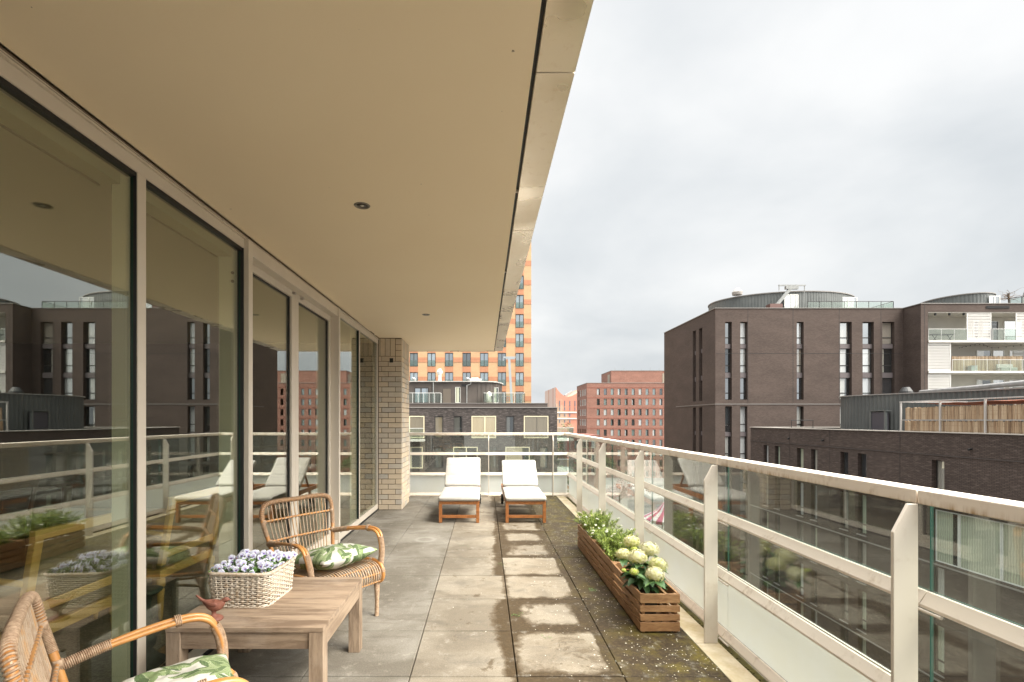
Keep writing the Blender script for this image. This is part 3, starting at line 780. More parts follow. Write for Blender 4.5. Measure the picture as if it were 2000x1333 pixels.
def window(par, plane, u, c, z, w, h, mats=(None, None), trans=None, mull=None, fr=.05, setback=.25, nm='window'):
    """window unit centred at u in plane; frame + pane sub-part; repeats share mesh data"""
    key = (round(w, 3), round(h, 3), mats[0].name, mats[1].name, trans, mull, fr)
    if key not in PROTO:
        g = MB()
        g.box(-w/2, -w/2+fr, 0, .06, 0, h); g.box(w/2-fr, w/2, 0, .06, 0, h)
        g.box(-w/2+fr, w/2-fr, 0, .06, 0, fr); g.box(-w/2+fr, w/2-fr, 0, .06, h-fr, h)
        if trans: g.box(-w/2+fr, w/2-fr, -.004, .05, trans-.05, trans+.05)
        for mm in (mull or ()): g.box(-w/2+mm-fr*.6, -w/2+mm+fr*.6, -.006, .05, fr, h-fr)
        f = g.build(nm, mats[0])
        g = MB(); g.add([(-w/2+fr*.5, .03, fr*.5), (w/2-fr*.5, .03, fr*.5), (w/2-fr*.5, .03, h-fr*.5), (-w/2+fr*.5, .03, h-fr*.5)], [(0, 1, 2, 3)])
        p = g.build('pane', mats[1])
        PROTO[key] = (f, p); first = True
    else: first = False
    f, p = PROTO[key]
    if not first: f = f.copy(); COL.objects.link(f); p = p.copy(); COL.objects.link(p)
    f.name = nm
    p.parent = f; f.parent = par
    pos = Vector((u, c+setback, z)) if plane == 'Y' else Vector((c+setback, u, z))
    f.location = pos-par.location; f.rotation_euler = (0, 0, 0 if plane == 'Y' else R(-90))
    return f
WIN_DARK = win_mat('window_dark_block', [(0, (.48, .46, .40)), (.3, (.60, .60, .56)), (.45, (.05, .055, .06)), (.62, (.62, .63, .62)), (.8, (.40, .36, .30))], .30)
WIN_RED = win_mat('window_red_block', [(0, (.16, .20, .19)), (.3, (.05, .055, .055)), (.5, (.22, .27, .26)), (.75, (.45, .47, .46))], .16)
WIN_ORANGE = win_mat('window_orange_tower', [(0, (.10, .12, .12)), (.5, (.03, .03, .03)), (.7, (.20, .24, .25))], .38, folds=False, tint=(.85, .93, 1))
WIN_APT = win_mat('window_apartment', [(0, (.42, .36, .25)), (.35, (.10, .10, .09)), (.6, (.32, .34, .24)), (.8, (.20, .17, .12))], .09)
CURTAIN = win_mat('window_curtained', [(0, (.42, .46, .36)), (.5, (.48, .50, .38))], .10)

# ---------------- dark brown block A with two wings
BR_A = brick('brown_brick', (.076, .054, .045), (.098, .073, .061), (.046, .034, .029), .22, .065, .010, bump=.2, big=(.82, 1.15))
bA = thing('apartment_building', 'tall dark brown brick apartment block with paired slit windows and round roof rooms', 'building', (23.5, 49.8, GZ))
cols = [(24.5, 25.18), (26.04, 26.77), (31.8, 32.5), (36.2, 37.4), (38.5, 39.65), (40.5, 41.75)]
rows_top = [11.43, 8.75, 5.75, 2.83, -.25, -3.2, -6.2, -9.2, -12.0]
strips = [(3.50, 11.43), (-2.8, 2.83), (-8.7, -3.2), (-14.4, -9.2)]
g = MB()
facade(g, 'Y', 49.8, 23.5, 42.65, GZ, 12.8, [(a, b, s0, s1) for a, b in cols for s0, s1 in strips], .42)
lc = [(54.4, 55.2), (52.8, 53.6)]
facade(g, 'X', 23.5, 49.8, 64.0, GZ, 12.8, [(a, b, s0, s1) for a, b in lc for s0, s1 in strips], .42)
g.add([(42.65, 49.8, GZ), (42.65, 47.8, GZ), (42.65, 47.8, 12.8), (42.65, 49.8, 12.8)], [(0, 1, 2, 3)])
g.add([(23.5, 64, GZ), (70, 64, GZ), (70, 64, 12.8), (23.5, 64, 12.8)], [(0, 1, 2, 3)])
facade(g, 'Y', 47.8, 42.65, 70, GZ, 12.8, [(43.35, 69.5, z, z+2.8) for z in (9.2, 6.2, 3.2, .2, -2.8, -5.8, -8.8)], .3)
g.add([(70, 47.8, GZ), (70, 64, GZ), (70, 64, 12.8), (70, 47.8, 12.8)], [(0, 1, 2, 3)])
g.build('wall', BR_A, bA)
g = MB(); g.prism([(23.6, 49.9), (42.75, 49.9), (42.75, 47.9), (69.9, 47.9), (69.9, 63.9), (23.6, 63.9)], 'z', 12.45, 12.55)
g.build('roof', pmat('roof_felt', noisy((.08, .08, .08), (.13, .125, .12), .5), rough=.9), bA)
g = MB(); t = .12
COP = pmat('grey_coping', base=(.22, .205, .19), rough=.5)
g.box(23.44, 42.66, 49.74, 50.05, 12.8, 12.86); g.box(23.44, 23.75, 50.051, 64, 12.8, 12.86); g.box(42.59, 70, 47.74, 48.05, 12.8, 12.861); g.box(42.59, 42.9, 48.051, 49.739, 12.8, 12.86)
g.build('coping', COP, bA)
g = MB()
for z in (3.0, -3.0, -9.0): g.box(23.47, 42.6, 49.765, 49.85, z, z+.11); g.box(23.465, 23.55, 49.851, 60, z, z+.11)
g.build('belt_course', pmat('grey_brown_metal', base=(.13, .115, .105), rough=.6), bA)
g = MB()
for x in (26.8, 31.4, 36.1, 40.35, 43.0): g.box(x, x+.03, (49.79 if x < 42 else 47.79), (49.805 if x < 42 else 47.805), 3.2 if x > 26 else 3.2, 12.79)
for z in (8.8,): g.box(23.55, 42.6, 49.79, 49.803, z-.6, z-.57)
build_each(g, 'expansion_joint', GASKET, bA)
SPN = pmat('spandrel_panel', base=(.12, .10, .10), rough=.5)
def wcol(par, plane, c, a, b, rows, strip_rows, sb=.36):
    pass
def winrows(par, plane, c, cl, rng):
    for a, b in cl:
        for i, zt in rng:
            zb = strips_b[i]; h = zt-zb
            window(par, plane, (a+b)/2, c, zb, b-a, h, (DARKFR, WIN_DARK), round(h*.30, 3), None, .05, .36)
strips_b = {0: 9.19, 1: 6.27, 2: 3.52, 3: .20, 4: -2.78, 5: -5.7, 6: -8.68, 7: -11.7, 8: -14.3}
winrows(bA, 'Y', 49.8, cols[:2], list(enumerate(rows_top)))
winrows(bA, 'Y', 49.8, cols[2:], list(enumerate(rows_top))[:5])
winrows(bA, 'X', 23.5, lc, list(enumerate(rows_top)))
g = MB()
for cl, pl in ((cols, 'Y'), (lc, 'X')):
    for a, b in cl:
        for zt, zb in ((9.19, 8.75), (6.27, 5.75), (.20, -.25), (-5.7, -6.2), (-11.7, -12.0)):
            if pl == 'Y': g.box(a+.001, b-.001, 50.02, 50.2, zb+.001, zt-.001)
            else: g.box(23.72, 23.9, a+.001, b-.001, zb+.001, zt-.001)
build_each(g, 'spandrel', SPN, bA)
# balcony wing
PALE = pmat('pale_render', noisy((.44, .425, .385), (.52, .50, .455), .7), rough=.7)
SLABM = pmat('white_concrete', noisy((.50, .475, .425), (.58, .55, .50), 1.5), rough=.6)
SCREEN = pmat('white_louvre', base=(.60, .585, .56), rough=.4)
g = MB()
lv = [9.2, 6.2, 3.2, .2, -2.8, -5.8, -8.8]
for z in lv: g.box(43.35, 69.5, 49.9, 50.0, z, z+2.8)
build_each(g, 'balcony_wall', PALE, bA)
g = MB()
for z in lv: g.box(43.352, 69.498, 47.72, 49.898, z-.19, z+.03)
g.box(43.352, 69.498, 47.85, 49.898, 11.93, 12.0)
build_each(g, 'balcony_slab', SLABM, bA)
def louvre(x0, x1, z0):
    g = MB(); y = 47.86; h = 2.70
    g.box(x0, x0+.07, y, y+.05, z0, z0+h); g.box(x1-.07, x1, y, y+.05, z0, z0+h); g.box(x0+.07, x1-.07, y, y+.05, z0, z0+.07); g.box(x0+.07, x1-.07, y, y+.05, z0+h-.07, z0+h)
    k = 0; z = z0+.10
    while z < z0+h-.1: g.box(x0+.071, x1-.071, y+.012, y+.02, z, z+.085); z += .15; k += 1
    return g.build('louvre_screen', SCREEN, bA)
louvre(47.2, 49.6, 9.25); louvre(52.0, 54.4, 9.25); louvre(57.5, 59.9, 9.25)
for z in (6.25, 3.25, .25, -2.75): louvre(43.37, 45.65, z); louvre(56.0, 58.4, z)
BAL = [(43.37, 47.15, 9.23), (49.65, 51.95, 9.23), (54.5, 57.4, 9.23), (45.70, 55.95, 6.23), (45.70, 55.95, 3.23), (45.7, 55.95, .23)]
for a, b, z in BAL:
    g = MB(); n = max(1, round((b-a)/1.15)); st = (b-a)/n
    for k in range(n): g.box(a+k*st+.02, a+(k+1)*st-.02, 47.78, 47.792, z, z+1.08, [0]*6)
    o = g.build('balustrade', GLASS_FAR, bA)
    g = MB(); g.box(a, b, 47.77, 47.81, z+1.081, z+1.13)
    for k in range(n+1): g.box(min(max(a, a+k*st-.012), b-.024), min(max(a, a+k*st-.012), b-.024)+.024, 47.77, 47.80, z-.01, z+1.08)
    g.build('handrail', pmat('light_grey_metal', base=(.52, .52, .50), rough=.4), o, at=bA.location)
for z in lv[:4]:
    for u, wd in ((43.9, .8), (50.9, 1.5), (52.4, 1.2), (54.3, 1.6), (56.5, 1.5)) if z != 9.2 else ((43.7, .6), (50.1, .6), (51.6, 1.7), (53.9, 1.9)):
        window(bA, 'Y', u, 49.9, z+.06, wd, 2.3, (WHITEFR, WIN_DARK), None, None, .07, -.061)
g = MB()
for x in (44.2, 45.6, 47.0): g.box(x, x+.12, 47.95, 48.10, 11.72, 11.929)
build_each(g, 'balcony_lamp', GASKET, bA)
g = MB()
for k in range(5): g.box(49.0, 51.3, 47.75, 47.79, 12.34+k*.055, 12.37+k*.055)
g.build('vent_grille', GASKET, bA)
for x, z, pl in ((29.0, 12.15, 49.7), (38.2, 12.3, 49.7)):
    g = MB(); g.tube([(x, pl+.15, z), (x, pl-.05, z-.03)], .09, 10); build_each(g, 'overflow_spout', GASKET, bA)

CORR = pmat('corrugated_grey', lambda q, b: q.set(b.inputs['Base Color'], q.mix(q.maprange(q.noise(q.tc(), .8, 4), .35, .7), (.085, .092, .089), (.12, .128, .122))), rough=.45)
CORR_D = pmat('corrugated_dark', lambda q, b: q.set(b.inputs['Base Color'], q.mix(q.maprange(q.noise(q.tc(), .6, 4), .35, .7), (.066, .069, .066), (.092, .096, .090))), rough=.5)
def corrugated(outline, z0, z1, pitch=.3, amp=.045, closed=True):
    """ribbed wall following an outline"""
    g = MB(); pts = [Vector((a, b, 0)) for a, b in outline]
    if closed: pts.append(pts[0].copy())
    rs = resample(pts, pitch/4)
    n = len(rs); off = []
    for i, p in enumerate(rs):
        d = (rs[(i+1) % n]-rs[i-1]); d = d.normalized() if d.length > 0 else Vector((1, 0, 0)); nrm = Vector((d.y, -d.x, 0))
        a = amp if (i % 4) < 2 else 0
        off.append(p+nrm*a)
    vs = [(p.x, p.y, z0) for p in off]+[(p.x, p.y, z1) for p in off]
    m = n if closed else n-1
    g.add(vs, [(i, (i+1) % n, n+(i+1) % n, n+i) for i in range(m)], 0, .5)
    return g
def ellipse(cx, cy, a, b, n=96, rot=0):
    c, s = math.cos(rot), math.sin(rot); out = []
    for k in range(n):
        t = 2*math.pi*k/n; x, y = a*math.cos(t), b*math.sin(t); out.append((cx+x*c-y*s, cy+x*s+y*c))
    return out
def roof_room(name, lab, cx, cy, a, b, z0, z1, mat, doors=(), par_group=None, rot=0):
    t = thing(name, lab, 'roof structure', (cx, cy, z0))
    corrugated(ellipse(cx, cy, a, b, rot=rot), z0, z1, .3, .022).build('cladding', mat, t)
    g = MB(); g.prism(ellipse(cx, cy, a+.10, b+.10, rot=rot), 'z', z1, z1+.09); g.build('roof_cap', COP, t)
    for x, y, wd, h in doors:
        window(t, 'Y', x, y, z0+.05, wd, h, (WHITEFR, WIN_DARK), None, (wd/2,), .08, 0)
    return t
roof_room('roof_room', 'long oval grey corrugated roof room on the big dark brown block', 34.3, 57, 7.8, 5.4, 12.55, 14.98, CORR, [(32.4, 51.62, 1.5, 2.1), (38.9, 52.35, 2.0, 2.0)])
roof_room('roof_room', 'shorter oval grey corrugated roof room above the balconies at the right edge', 50.8, 52.8, 2.7, 3.2, 12.55, 14.3, CORR, [(51.6, 49.45, 1.1, 1.4)])
def glass_rail(name, lab, pts, z, h, mat=DARKFR, post=1.2, cat='railing', group=None):
    t = thing(name, lab, cat, (pts[0][0], pts[0][1], z), group=group)
    for (x0, y0), (x1, y1) in zip(pts, pts[1:]):
        A, B = Vector((x0, y0, z)), Vector((x1, y1, z)); L = (B-A).length; n = max(1, round(L/post))
        g = MB(); g.beam(A+Vector((0, 0, h)), B+Vector((0, 0, h)), .05, .05)
        for k in range(n+1):
            p = A.lerp(B, k/n); g.beam(p, p+Vector((0, 0, h-.026)), .04, .04)
        g.build('rail', mat, t)
        g = MB(); A2, B2 = A+Vector((0, 0, .08)), B+Vector((0, 0, .08))
        g.beam(A2+Vector((0, 0, (h-.15)/2)), B2+Vector((0, 0, (h-.15)/2)), .012, h-.15, m=0); g.build('glass_panel', GLASS_FAR, t)
    return t
glass_rail('roof_railing', 'thin glass railing on the roof edge right of the long oval roof room', [(33.4, 50.6), (42.3, 50.6), (42.3, 54.5)], 12.56, 1.15)
glass_rail('roof_railing', 'thin glass railing on the roof above the balconies, running off the right edge', [(53.0, 49.4), (53.4, 48.6), (64, 48.6)], 12.56, 1.15)
# roof crane (window cleaning davit)
t = thing('roof_crane', 'folded window cleaning crane on the roof before the long oval room', 'roof crane', (30.3, 50.8, 12.5))
GALV = pmat('galvanised', noisy((.20, .205, .20), (.30, .305, .295), 6), rough=.4, metal=.3)
g = MB(); g.box(29.2, 33.0, 50.4, 51.4, 12.86, 13.0); g.box(28.4, 29.2, 50.4, 51.4, 12.56, 12.75); g.build('track', GASKET, t)
g = MB(); g.box(29.5, 30.8, 50.5, 51.3, 13.0, 13.45); g.build('carriage', pmat('rusty_red', base=(.12, .06, .05), rough=.6), t)
g = MB(); g.beam((30.4, 50.9, 13.4), (31.9, 50.9, 15.2), .25, .28); g.build('boom', GALV, t)
g = MB(); g.beam((30.6, 50.9, 15.45), (33.4, 50.9, 15.45), .12, .12); g.beam((31.3, 50.9, 15.2), (32.6, 50.9, 15.2), .3, .3)
for x in (30.65, 33.3): g.beam((x, 50.9, 15.4), (x, 50.9, 14.9), .06, .06)
g.tube([(33.3, 50.9, 14.9), (33.3, 50.9, 13.0)], .04, 6); g.build('spreader', GALV, t)
g = MB(); g.lathe([(.5, 0), (.55, .3), (.2, .7), (.12, .75)], (27.9, 54, 15.24), 14); g.build('cowl', pmat('cowl_grey', base=(.3, .28, .26), rough=.6), t)

# roof garden bits
t = thing('roof_tree', 'small bare twisted tree on the roof terrace at the far right', 'tree', (53.6, 50, 12.56))
g = MB(); g.tube(spline([(53.6, 50, 12.56), (53.65, 50, 13.4), (53.55, 50, 14.4)]), [.09]*17, 6); g.build('trunk', pmat('bark', noisy((.10, .07, .05), (.2, .15, .11), 10), rough=.9), t)
g = MB(); rt = random.Random(5)
for k in range(34):
    a = rt.random()*6.28; L = rt.uniform(.4, 1.3); z = rt.uniform(13.6, 14.4)
    p = [Vector((53.57, 50, z))]
    for s_ in range(4): p.append(p[-1]+Vector((math.cos(a)*L/4+rt.uniform(-.22, .22), math.sin(a)*L/4+rt.uniform(-.2, .2), rt.uniform(-.12, .22))))
    g.tube(p, [.022, .018, .013, .009, .005], 4)
g.build('crown', pmat('twig', base=(.14, .09, .055), rough=.9), t)
t = thing('chimney_cone', 'grey tapering vent cone beside the bare roof tree', 'chimney', (55.6, 50, 12.56))
g = MB(); g.lathe([(.62, 0), (.36, 1.9), (.30, 2.05), (.1, 2.2)], (0, 0, 0), 8); g.build('stack', pmat('cone_grey', base=(.23, .22, .215), rough=.6), t, world=False)
# balcony furniture and bamboo on block A
BAMB = pmat('bamboo', lambda q, b: q.set(b.inputs['Base Color'], q.mix(q.maprange(q.noise(q.mapping(q.tc(), (9, 9, .5)), 2.2, 5, .7), .35, .65), q.ramp(q.attr('tone'), [(0, (.10, .05, .025)), (.5, (.30, .18, .095)), (1, (.58, .46, .33))]), (.42, .31, .20))), rough=.7)
def bamboo(lab, A, B, z0, z1, name='bamboo_screen', th=.035, seed=1):
    rb_ = random.Random(seed); A, B = Vector(A), Vector(B); d = (B-A); L = d.length; n = int(L/.038); g = MB()
    dn = d.normalized(); run = 0; tb = .5
    for k in range(n):
        if run <= 0: tb = rb_.random(); run = rb_.randint(1, 5)
        run -= 1
        p = A+dn*(k+.5)*L/n; top = z1+rb_.uniform(-.05, .03)
        g.beam((p.x, p.y, z0), (p.x+rb_.uniform(-.008, .008), p.y+rb_.uniform(-.008, .008), top), .034, .03, up=(dn.x, dn.y, 0), t=min(1, max(0, tb+rb_.uniform(-.25, .25))))
    for z in (z0+.25, z1-.25): g.beam((A.x, A.y, z), (B.x, B.y, z), .04, .012, t=.1)
    o = g.build(name, BAMB, at=(A.x, A.y, z0)); return tag(o, lab, 'bamboo screen')
bamboo('brown bamboo screen on the middle right balcony of the tall block', (46.2, 48.4), (53.3, 48.4), 6.24, 7.75, seed=4)
t = thing('folding_table', 'dark folding table behind the glass of the topmost balcony', 'table', (45.2, 48.8, 9.24))
g = MB(); g.box(44.4, 46.6, 48.4, 49.2, 9.93, 9.97); g.build('tabletop', DARKFR, t)
for sx in (44.7, 46.2):
    g = MB(); g.beam((sx-.25, 48.5, 9.24), (sx+.25, 48.5, 9.93), .04, .04); g.beam((sx+.25, 48.6, 9.24), (sx-.25, 48.6, 9.93), .04, .04); g.build('leg', DARKFR, t)
t = thing('garden_sofa', 'pale garden sofa behind the glass of the bamboo screened balcony', 'sofa', (51.4, 47.98, 6.24))
g = MB(); g.box(50.6, 52.2, 47.86, 48.3, 6.24, 6.6); g.build('seat', PALE, t, bevel=.05); g = MB(); g.box(50.6, 52.2, 48.301, 48.365, 6.24, 6.95); g.build('backrest', PALE, t, bevel=.03)
t = thing('side_cube', 'white cube table on the bamboo screened balcony', 'table', (48.0, 48.1, 6.24))
g = MB(); g.box(47.7, 48.3, 47.9, 48.3, 6.24, 6.75); g.box(47.65, 48.35, 47.87, 48.33, 6.751, 6.78); g.build('block', WHITEP, t, bevel=.02)
g = MB(); pts = spline([(46.5, 47.9, 8.55), (47.5, 47.95, 8.75), (48.7, 47.95, 8.9), (50.0, 48.2, 8.6), (52, 48.3, 8.75), (53.4, 48, 8.95)], 8); g.tube(pts, .012, 4)
for p in pts[::3]: g.lathe([(.02, -.1), (.045, -.06), (.02, 0)], tuple(p), 6)
tag(g.build('string_lights', GASKET, at=(46.5, 47.9, 8.5)), 'thin string of small bulbs under the ceiling of the second balcony', 'string lights')

# ---------------- low dark brick building B, in front right
BR_B = brick('dark_brown_brick', (.062, .044, .037), (.088, .065, .055), (.032, .025, .022), .22, .066, .012, bump=.4, streak=.25, big=(.85, 1.15))
bB = thing('low_building', 'low dark brown brick building close on the right with a flat roof terrace', 'building', (23.5, 43.2, GZ))
wl = [(40.5, 41.2), (38.9, 39.6), (36.05, 36.8), (34.55, 35.2), (31.6, 32.3), (30.1, 30.8), (25.0, 25.7)]
rtop = [-.65, -3.2, -6.2, -9.2, -12.0]; rbot = [-2.88, -5.7, -8.7, -11.7, -14.3]
ops = []
for i, (zt, zb) in enumerate(zip(rtop, rbot)):
    for k, (a, b) in enumerate(wl):
        if i == 1 and k == 6: continue
        ops.append((a, b, zb, zt))
for (a, b) in ((14.0, 14.8), (12.2, 13.0)):
    for zt, zb in zip(rtop, rbot): ops.append((a, b, zb, zt))
ops.append((16.6, 25.66, -5.95, -3.2))
g = MB(); facade(g, 'X', 23.5, 8, 43.2, GZ, .78, ops, .30)
g.add([(23.5, 43.2, GZ), (44, 43.2, GZ), (44, 43.2, .78), (23.5, 43.2, .78)], [(0, 1, 2, 3)])
g.add([(23.5, 8, GZ), (44, 8, GZ), (44, 8, .78), (23.5, 8, .78)], [(0, 1, 2, 3)]); g.add([(44, 8, GZ), (44, 43.2, GZ), (44, 43.2, .78), (44, 8, .78)], [(0, 1, 2, 3)])
g.build('wall', BR_B, bB)
g = MB(); g.box(23.6, 43.9, 8.1, 43.1, .35, .45); g.build('roof', MAT['roof_felt'], bB)
g = MB(); g.box(23.44, 23.78, 7.94, 43.26, .78, .83); g.box(23.781, 44.06, 42.92, 43.26, .78, .83); g.build('coping', pmat('pale_coping', base=(.42, .39, .35), rough=.5), bB)
g = MB()
for z in (-6.05, -12.05): g.box(23.46, 23.52, 8, 43.2, z-.05, z+.03, 1)
for z in (-.35, -3.05, -9.0): g.box(23.47, 23.49, 8, 43.2, z-.06, z-.01)
for y in (21.3+6.36, 33.3, 37.7, 20.0): g.box(23.485, 23.5, y, y+.02, -6, .77)
g.build('belt_course', [pmat('dark_joint', base=(.05, .04, .036), rough=.8), COP], bB)
wi = [w_ for w_ in ops if w_[1]-w_[0] < 2]
for a, b, zb, zt in wi:
    window(bB, 'X', (a+b)/2, 23.5, zb, round(b-a, 2), round(zt-zb, 2), (DARKFR, WIN_DARK if (a*7+zb*3) % 2 < 1.3 else CURTAIN), round((zt-zb)*.24, 3), None, .06, .24)
    g = MB(); 
xw = 23.5
edges = [25.62, 24.35, 22.35, 20.4, 18.5, 16.64]
for k, (b, a) in enumerate(zip(edges, edges[1:])):
    window(bB, 'X', (a+b)/2, 23.5, -5.93, round(b-a-.02, 2), 2.70, (WHITEFR, CURTAIN), None, None, .06, .12)
for y in (25.2, 35.5, 39.3): 
    g = MB(); g.tube([(23.52, y-1.6, .05), (23.34, y-1.6, .0)], .055, 8); g.build('overflow_spout', GASKET, bB)
g = MB()
for a, b, zb, zt in wi: g.box(23.42, 23.5-.001, a-.03, b+.03, zb-.06, zb-.005)
build_each(g, 'sill', COP, bB)

# penthouse on B: curved ribbed wall
outl = [(27.0, 36.9), (26.8, 35.8), (27.4, 33.6), (28.4, 31.0), (29.3, 28.6), (29.9, 26), (30.1, 22), (30.1, 14), (32, 12), (38, 12), (40, 16), (40, 30), (38, 36), (34, 39.0), (30, 39.0), (28, 38.3)]
osp = [(p.x, p.y) for p in spline([(a, b, 0) for a, b in outl], 8, closed=True)]
t = thing('roof_house', 'curved dark grey ribbed metal roof house on the low building', 'roof structure', (27, 36, .45))
corrugated(osp[::-1], .45, 3.17, .26, .05).build('cladding', CORR_D, t)
cx_, cy_ = 33, 26
g = MB(); g.prism([(cx_+(x-cx_)*1.012, cy_+(y-cy_)*1.008) for x, y in osp], 'z', 3.17, 3.24); g.build('roof_cap', COP, t)
g = MB(); g.box(27.1, 27.4, 33.15, 34.25, .46, 1.98); o = g.build('door', pmat('dark_mesh_door', base=(.05, .045, .055), rough=.6), t)
g = MB(); g.box(27.06, 27.2, 33.02, 33.14, .46, 2.05); g.box(27.06, 27.2, 34.26, 34.38, .46, 2.05); g.box(27.04, 27.4, 32.95, 34.45, 2.051, 2.1); g.build('door_frame', CORR, o, at=t.location)
for yy_, wd in ((25.2, 1.6), (22.5, 2.2), (19.5, 2.2)):
    window(t, 'X', yy_, 29.75, .5, wd, 2.2, (DARKFR, WIN_DARK), None, (wd/2,), .07, 0)
t = thing('vent_cowl', 'black conical vent cowl on the ribbed roof house', 'vent', (31.2, 36.2, 3.24))
g = MB(); g.lathe([(.36, 0), (.36, .14), (.44, .16), (.40, .32), (.22, .62), (.2, .63)], (0, 0, 0), 16); g.build('cowl', GASKET, t, world=False)
DUCT = pmat('galvanised_duct', lambda q, b: q.set(b.inputs['Base Color'], q.mix(q.maprange(q.noise(q.tc(), 3, 4), .35, .7), (.16, .155, .15), (.24, .235, .23))), rough=.35, metal=.4)
t = thing('roof_duct', 'long silver round duct lying across the ribbed roof house', 'duct', (31, 35, 3.24))
g = MB(); g.tube(spline([(30.8, 34.6, 3.42), (31.2, 33.2, 3.47), (31.8, 31.4, 3.55), (32.4, 29.7, 3.66), (32.6, 29.0, 3.66), (32.7, 28.4, 3.50), (32.7, 28.1, 3.3)], 8), [.12+.0025*min(i, 28) for i in range(49)], 16); g.build('duct', DUCT, t, smooth=True)
g = MB()
for x, y in ((30.95, 34.2), (31.65, 31.9), (32.35, 29.9)): g.box(x-.03, x+.03, y-.03, y+.03, 3.2, 3.45)
build_each(g, 'stand', GALV, t)
g = MB(); g.tube([(33.2, 33.6, 3.2), (33.2, 33.6, 3.7)], .35, 16, caps=True); g.box(31.4, 32.6, 33.5, 33.7, 3.24, 3.62); g.build('hood', GASKET, t)

# pergola frame + bamboo fence on B's terrace
STEEL = pmat('grey_steel_post', base=(.40, .38, .36), rough=.45)
t = thing('pergola', 'slim grey metal frame with an orange awning around the bamboo screened roof terrace', 'pergola', (23.75, 27.9, .83))
ypost = [27.9, 25.5, 23.2, 20.9, 18.6, 16.3, 14.0]
for y in ypost:
    g = MB(); g.box(23.72, 23.79, y-.035, y+.035, .84, 2.44); g.build('post', STEEL, t)
    if y < 27.9:
        g = MB(); g.box(27.6, 27.66, y-.035, y+.035, .46, 2.44); g.build('post', STEEL, t)
g = MB(); g.box(23.72, 23.79, 13.9, 27.96, 2.441, 2.50); g.box(23.791, 28.2, 27.90, 27.96, 2.441, 2.50); g.box(27.58, 27.66, 13.9, 27.89, 2.441, 2.50); g.box(23.735, 23.775, 14, 27.86, 1.42, 1.46); g.box(23.80, 27.6, 27.91, 27.95, 1.42, 1.46)
g.build('beam', STEEL, t)
g = MB(); n = 40; vs = []
for i in range(n+1):
    y = 26.6-12.4*i/n
    for j in range(6): vs.append((23.85+3.7*j/5, y, 2.36-.10*math.sin(math.pi*j/5)-.04*abs(math.sin(i*.55))))
g.add(vs, [(i*6+j, i*6+j+1, (i+1)*6+j+1, (i+1)*6+j) for i in range(n) for j in range(5)], 0, .5)
g.build('awning', pmat('orange_canvas', base=(.62, .17, .06), rough=.8), t)
bamboo('upper pale bamboo fence inside the grey frame of the roof terrace', (23.86, 27.7), (23.86, 14.2), 1.47, 2.14, name='bamboo_fence', seed=9)
bamboo('lower dark bamboo fence standing on the edge of the low roof', (23.90, 27.8), (23.90, 14.2), .50, 1.40, name='bamboo_fence', seed=12)
g = MB(); g.tube([(25.6, 40.8, .45), (25.6, 40.8, 1.42), (27.4, 40.8, 1.42), (27.4, 40.8, .45)], .03, 6)
tag(g.build('roof_handrail', GASKET, at=(25.6, 40.8, .45)), 'short black handrail on the low roof left of the ribbed roof house', 'railing')

# ---------------- dark brick apartment block C straight ahead
BR_C = brick('charcoal_brick', (.044, .037, .035), (.075, .062, .056), (.030, .026, .024), .30, .060, .008, bump=.3, streak=.55, big=(.7, 1.3))
bC = thing('apartment_building', 'charcoal brick apartment building with cream window frames straight ahead beyond the terrace', 'building', (-4, 47.8, GZ))
cw = []   # (x0,x1,ztop,zbot,kind)
for k, zt in enumerate((1.83, -4.2, -10.2)):
    zb = zt-2.15
    cw += [(-13.5, -11.2, zt, zb, 'cream2'), (-7.1, -4.15, zt, zb, 'cream2'), (-3.0, -2.15, zt, zb, 'dark'), (-1.15, -.28, zt, zb, 'dark'), (.62, 3.02, zt, zb, 'cream2'), (3.95, 4.80, zt, zb, 'dark'), (5.75, 8.10-1.25, zt, zb, 'cream1')]
for k, zt in enumerate((-1.18, -7.2, -13.2)):
    zb = zt-2.1
    cw += [(-13.5, -11.2, zt, zb, 'cream2'), (-9.2, -8.4, zt, zb, 'dark'), (-3.0, -2.15, zt, zb, 'dark'), (-1.2, 1.2, zt, zb, 'cream2'), (2.25, 3.05, zt, zb, 'dark'), (3.95, 6.3-.0, zt, zb, 'cream1')]
XC = 7.1
# positions from the photo: pixel/20 about the axis
cw = []
def px(a): return (780+a/4.1658-946.5)/20.0
for k, zt in enumerate((1.83, -4.2, -10.2)):
    zb = zt-2.17
    for a, b, kd in ((-500, -300, 'cream2'), (-180, -105, 'dark'), (-60, 203, 'cream2'), (285, 357, 'dark'), (440, 513, 'dark'), (587, 787, 'cream2'), (865, 935, 'dark'), (1013, 1213, 'cream1')):
        cw.append((px(a), px(b), zt, zb, kd))
for k, zt in enumerate((-1.19, -7.2, -13.0)):
    zb = zt-2.1
    for a, b, kd in ((-500, -300, 'cream2'), (-180, -105, 'dark'), (-20, 190, 'cream2'), (285, 357, 'dark'), (438, 637, 'cream2'), (722, 792, 'dark'), (863, 1061, 'cream1'), (1140, 1211, 'dark')):
        cw.append((px(a), px(b), zt, max(zb, GZ+.2), kd))
g = MB(); facade(g, 'Y', 47.8, -22, XC, GZ, 2.62, [(a, b, zb, zt) for a, b, zt, zb, kd in cw], .28)
g.add([(XC, 47.8, GZ), (XC, 60, GZ), (XC, 60, 2.62), (XC, 47.8, 2.62)], [(0, 1, 2, 3)]); g.add([(-22, 60, GZ), (XC, 60, GZ), (XC, 60, 2.62), (-22, 60, 2.62)], [(0, 1, 2, 3)])
g.add([(-22, 47.8, GZ), (-22, 60, GZ), (-22, 60, 2.62), (-22, 47.8, 2.62)], [(0, 1, 2, 3)])
g.build('wall', BR_C, bC)
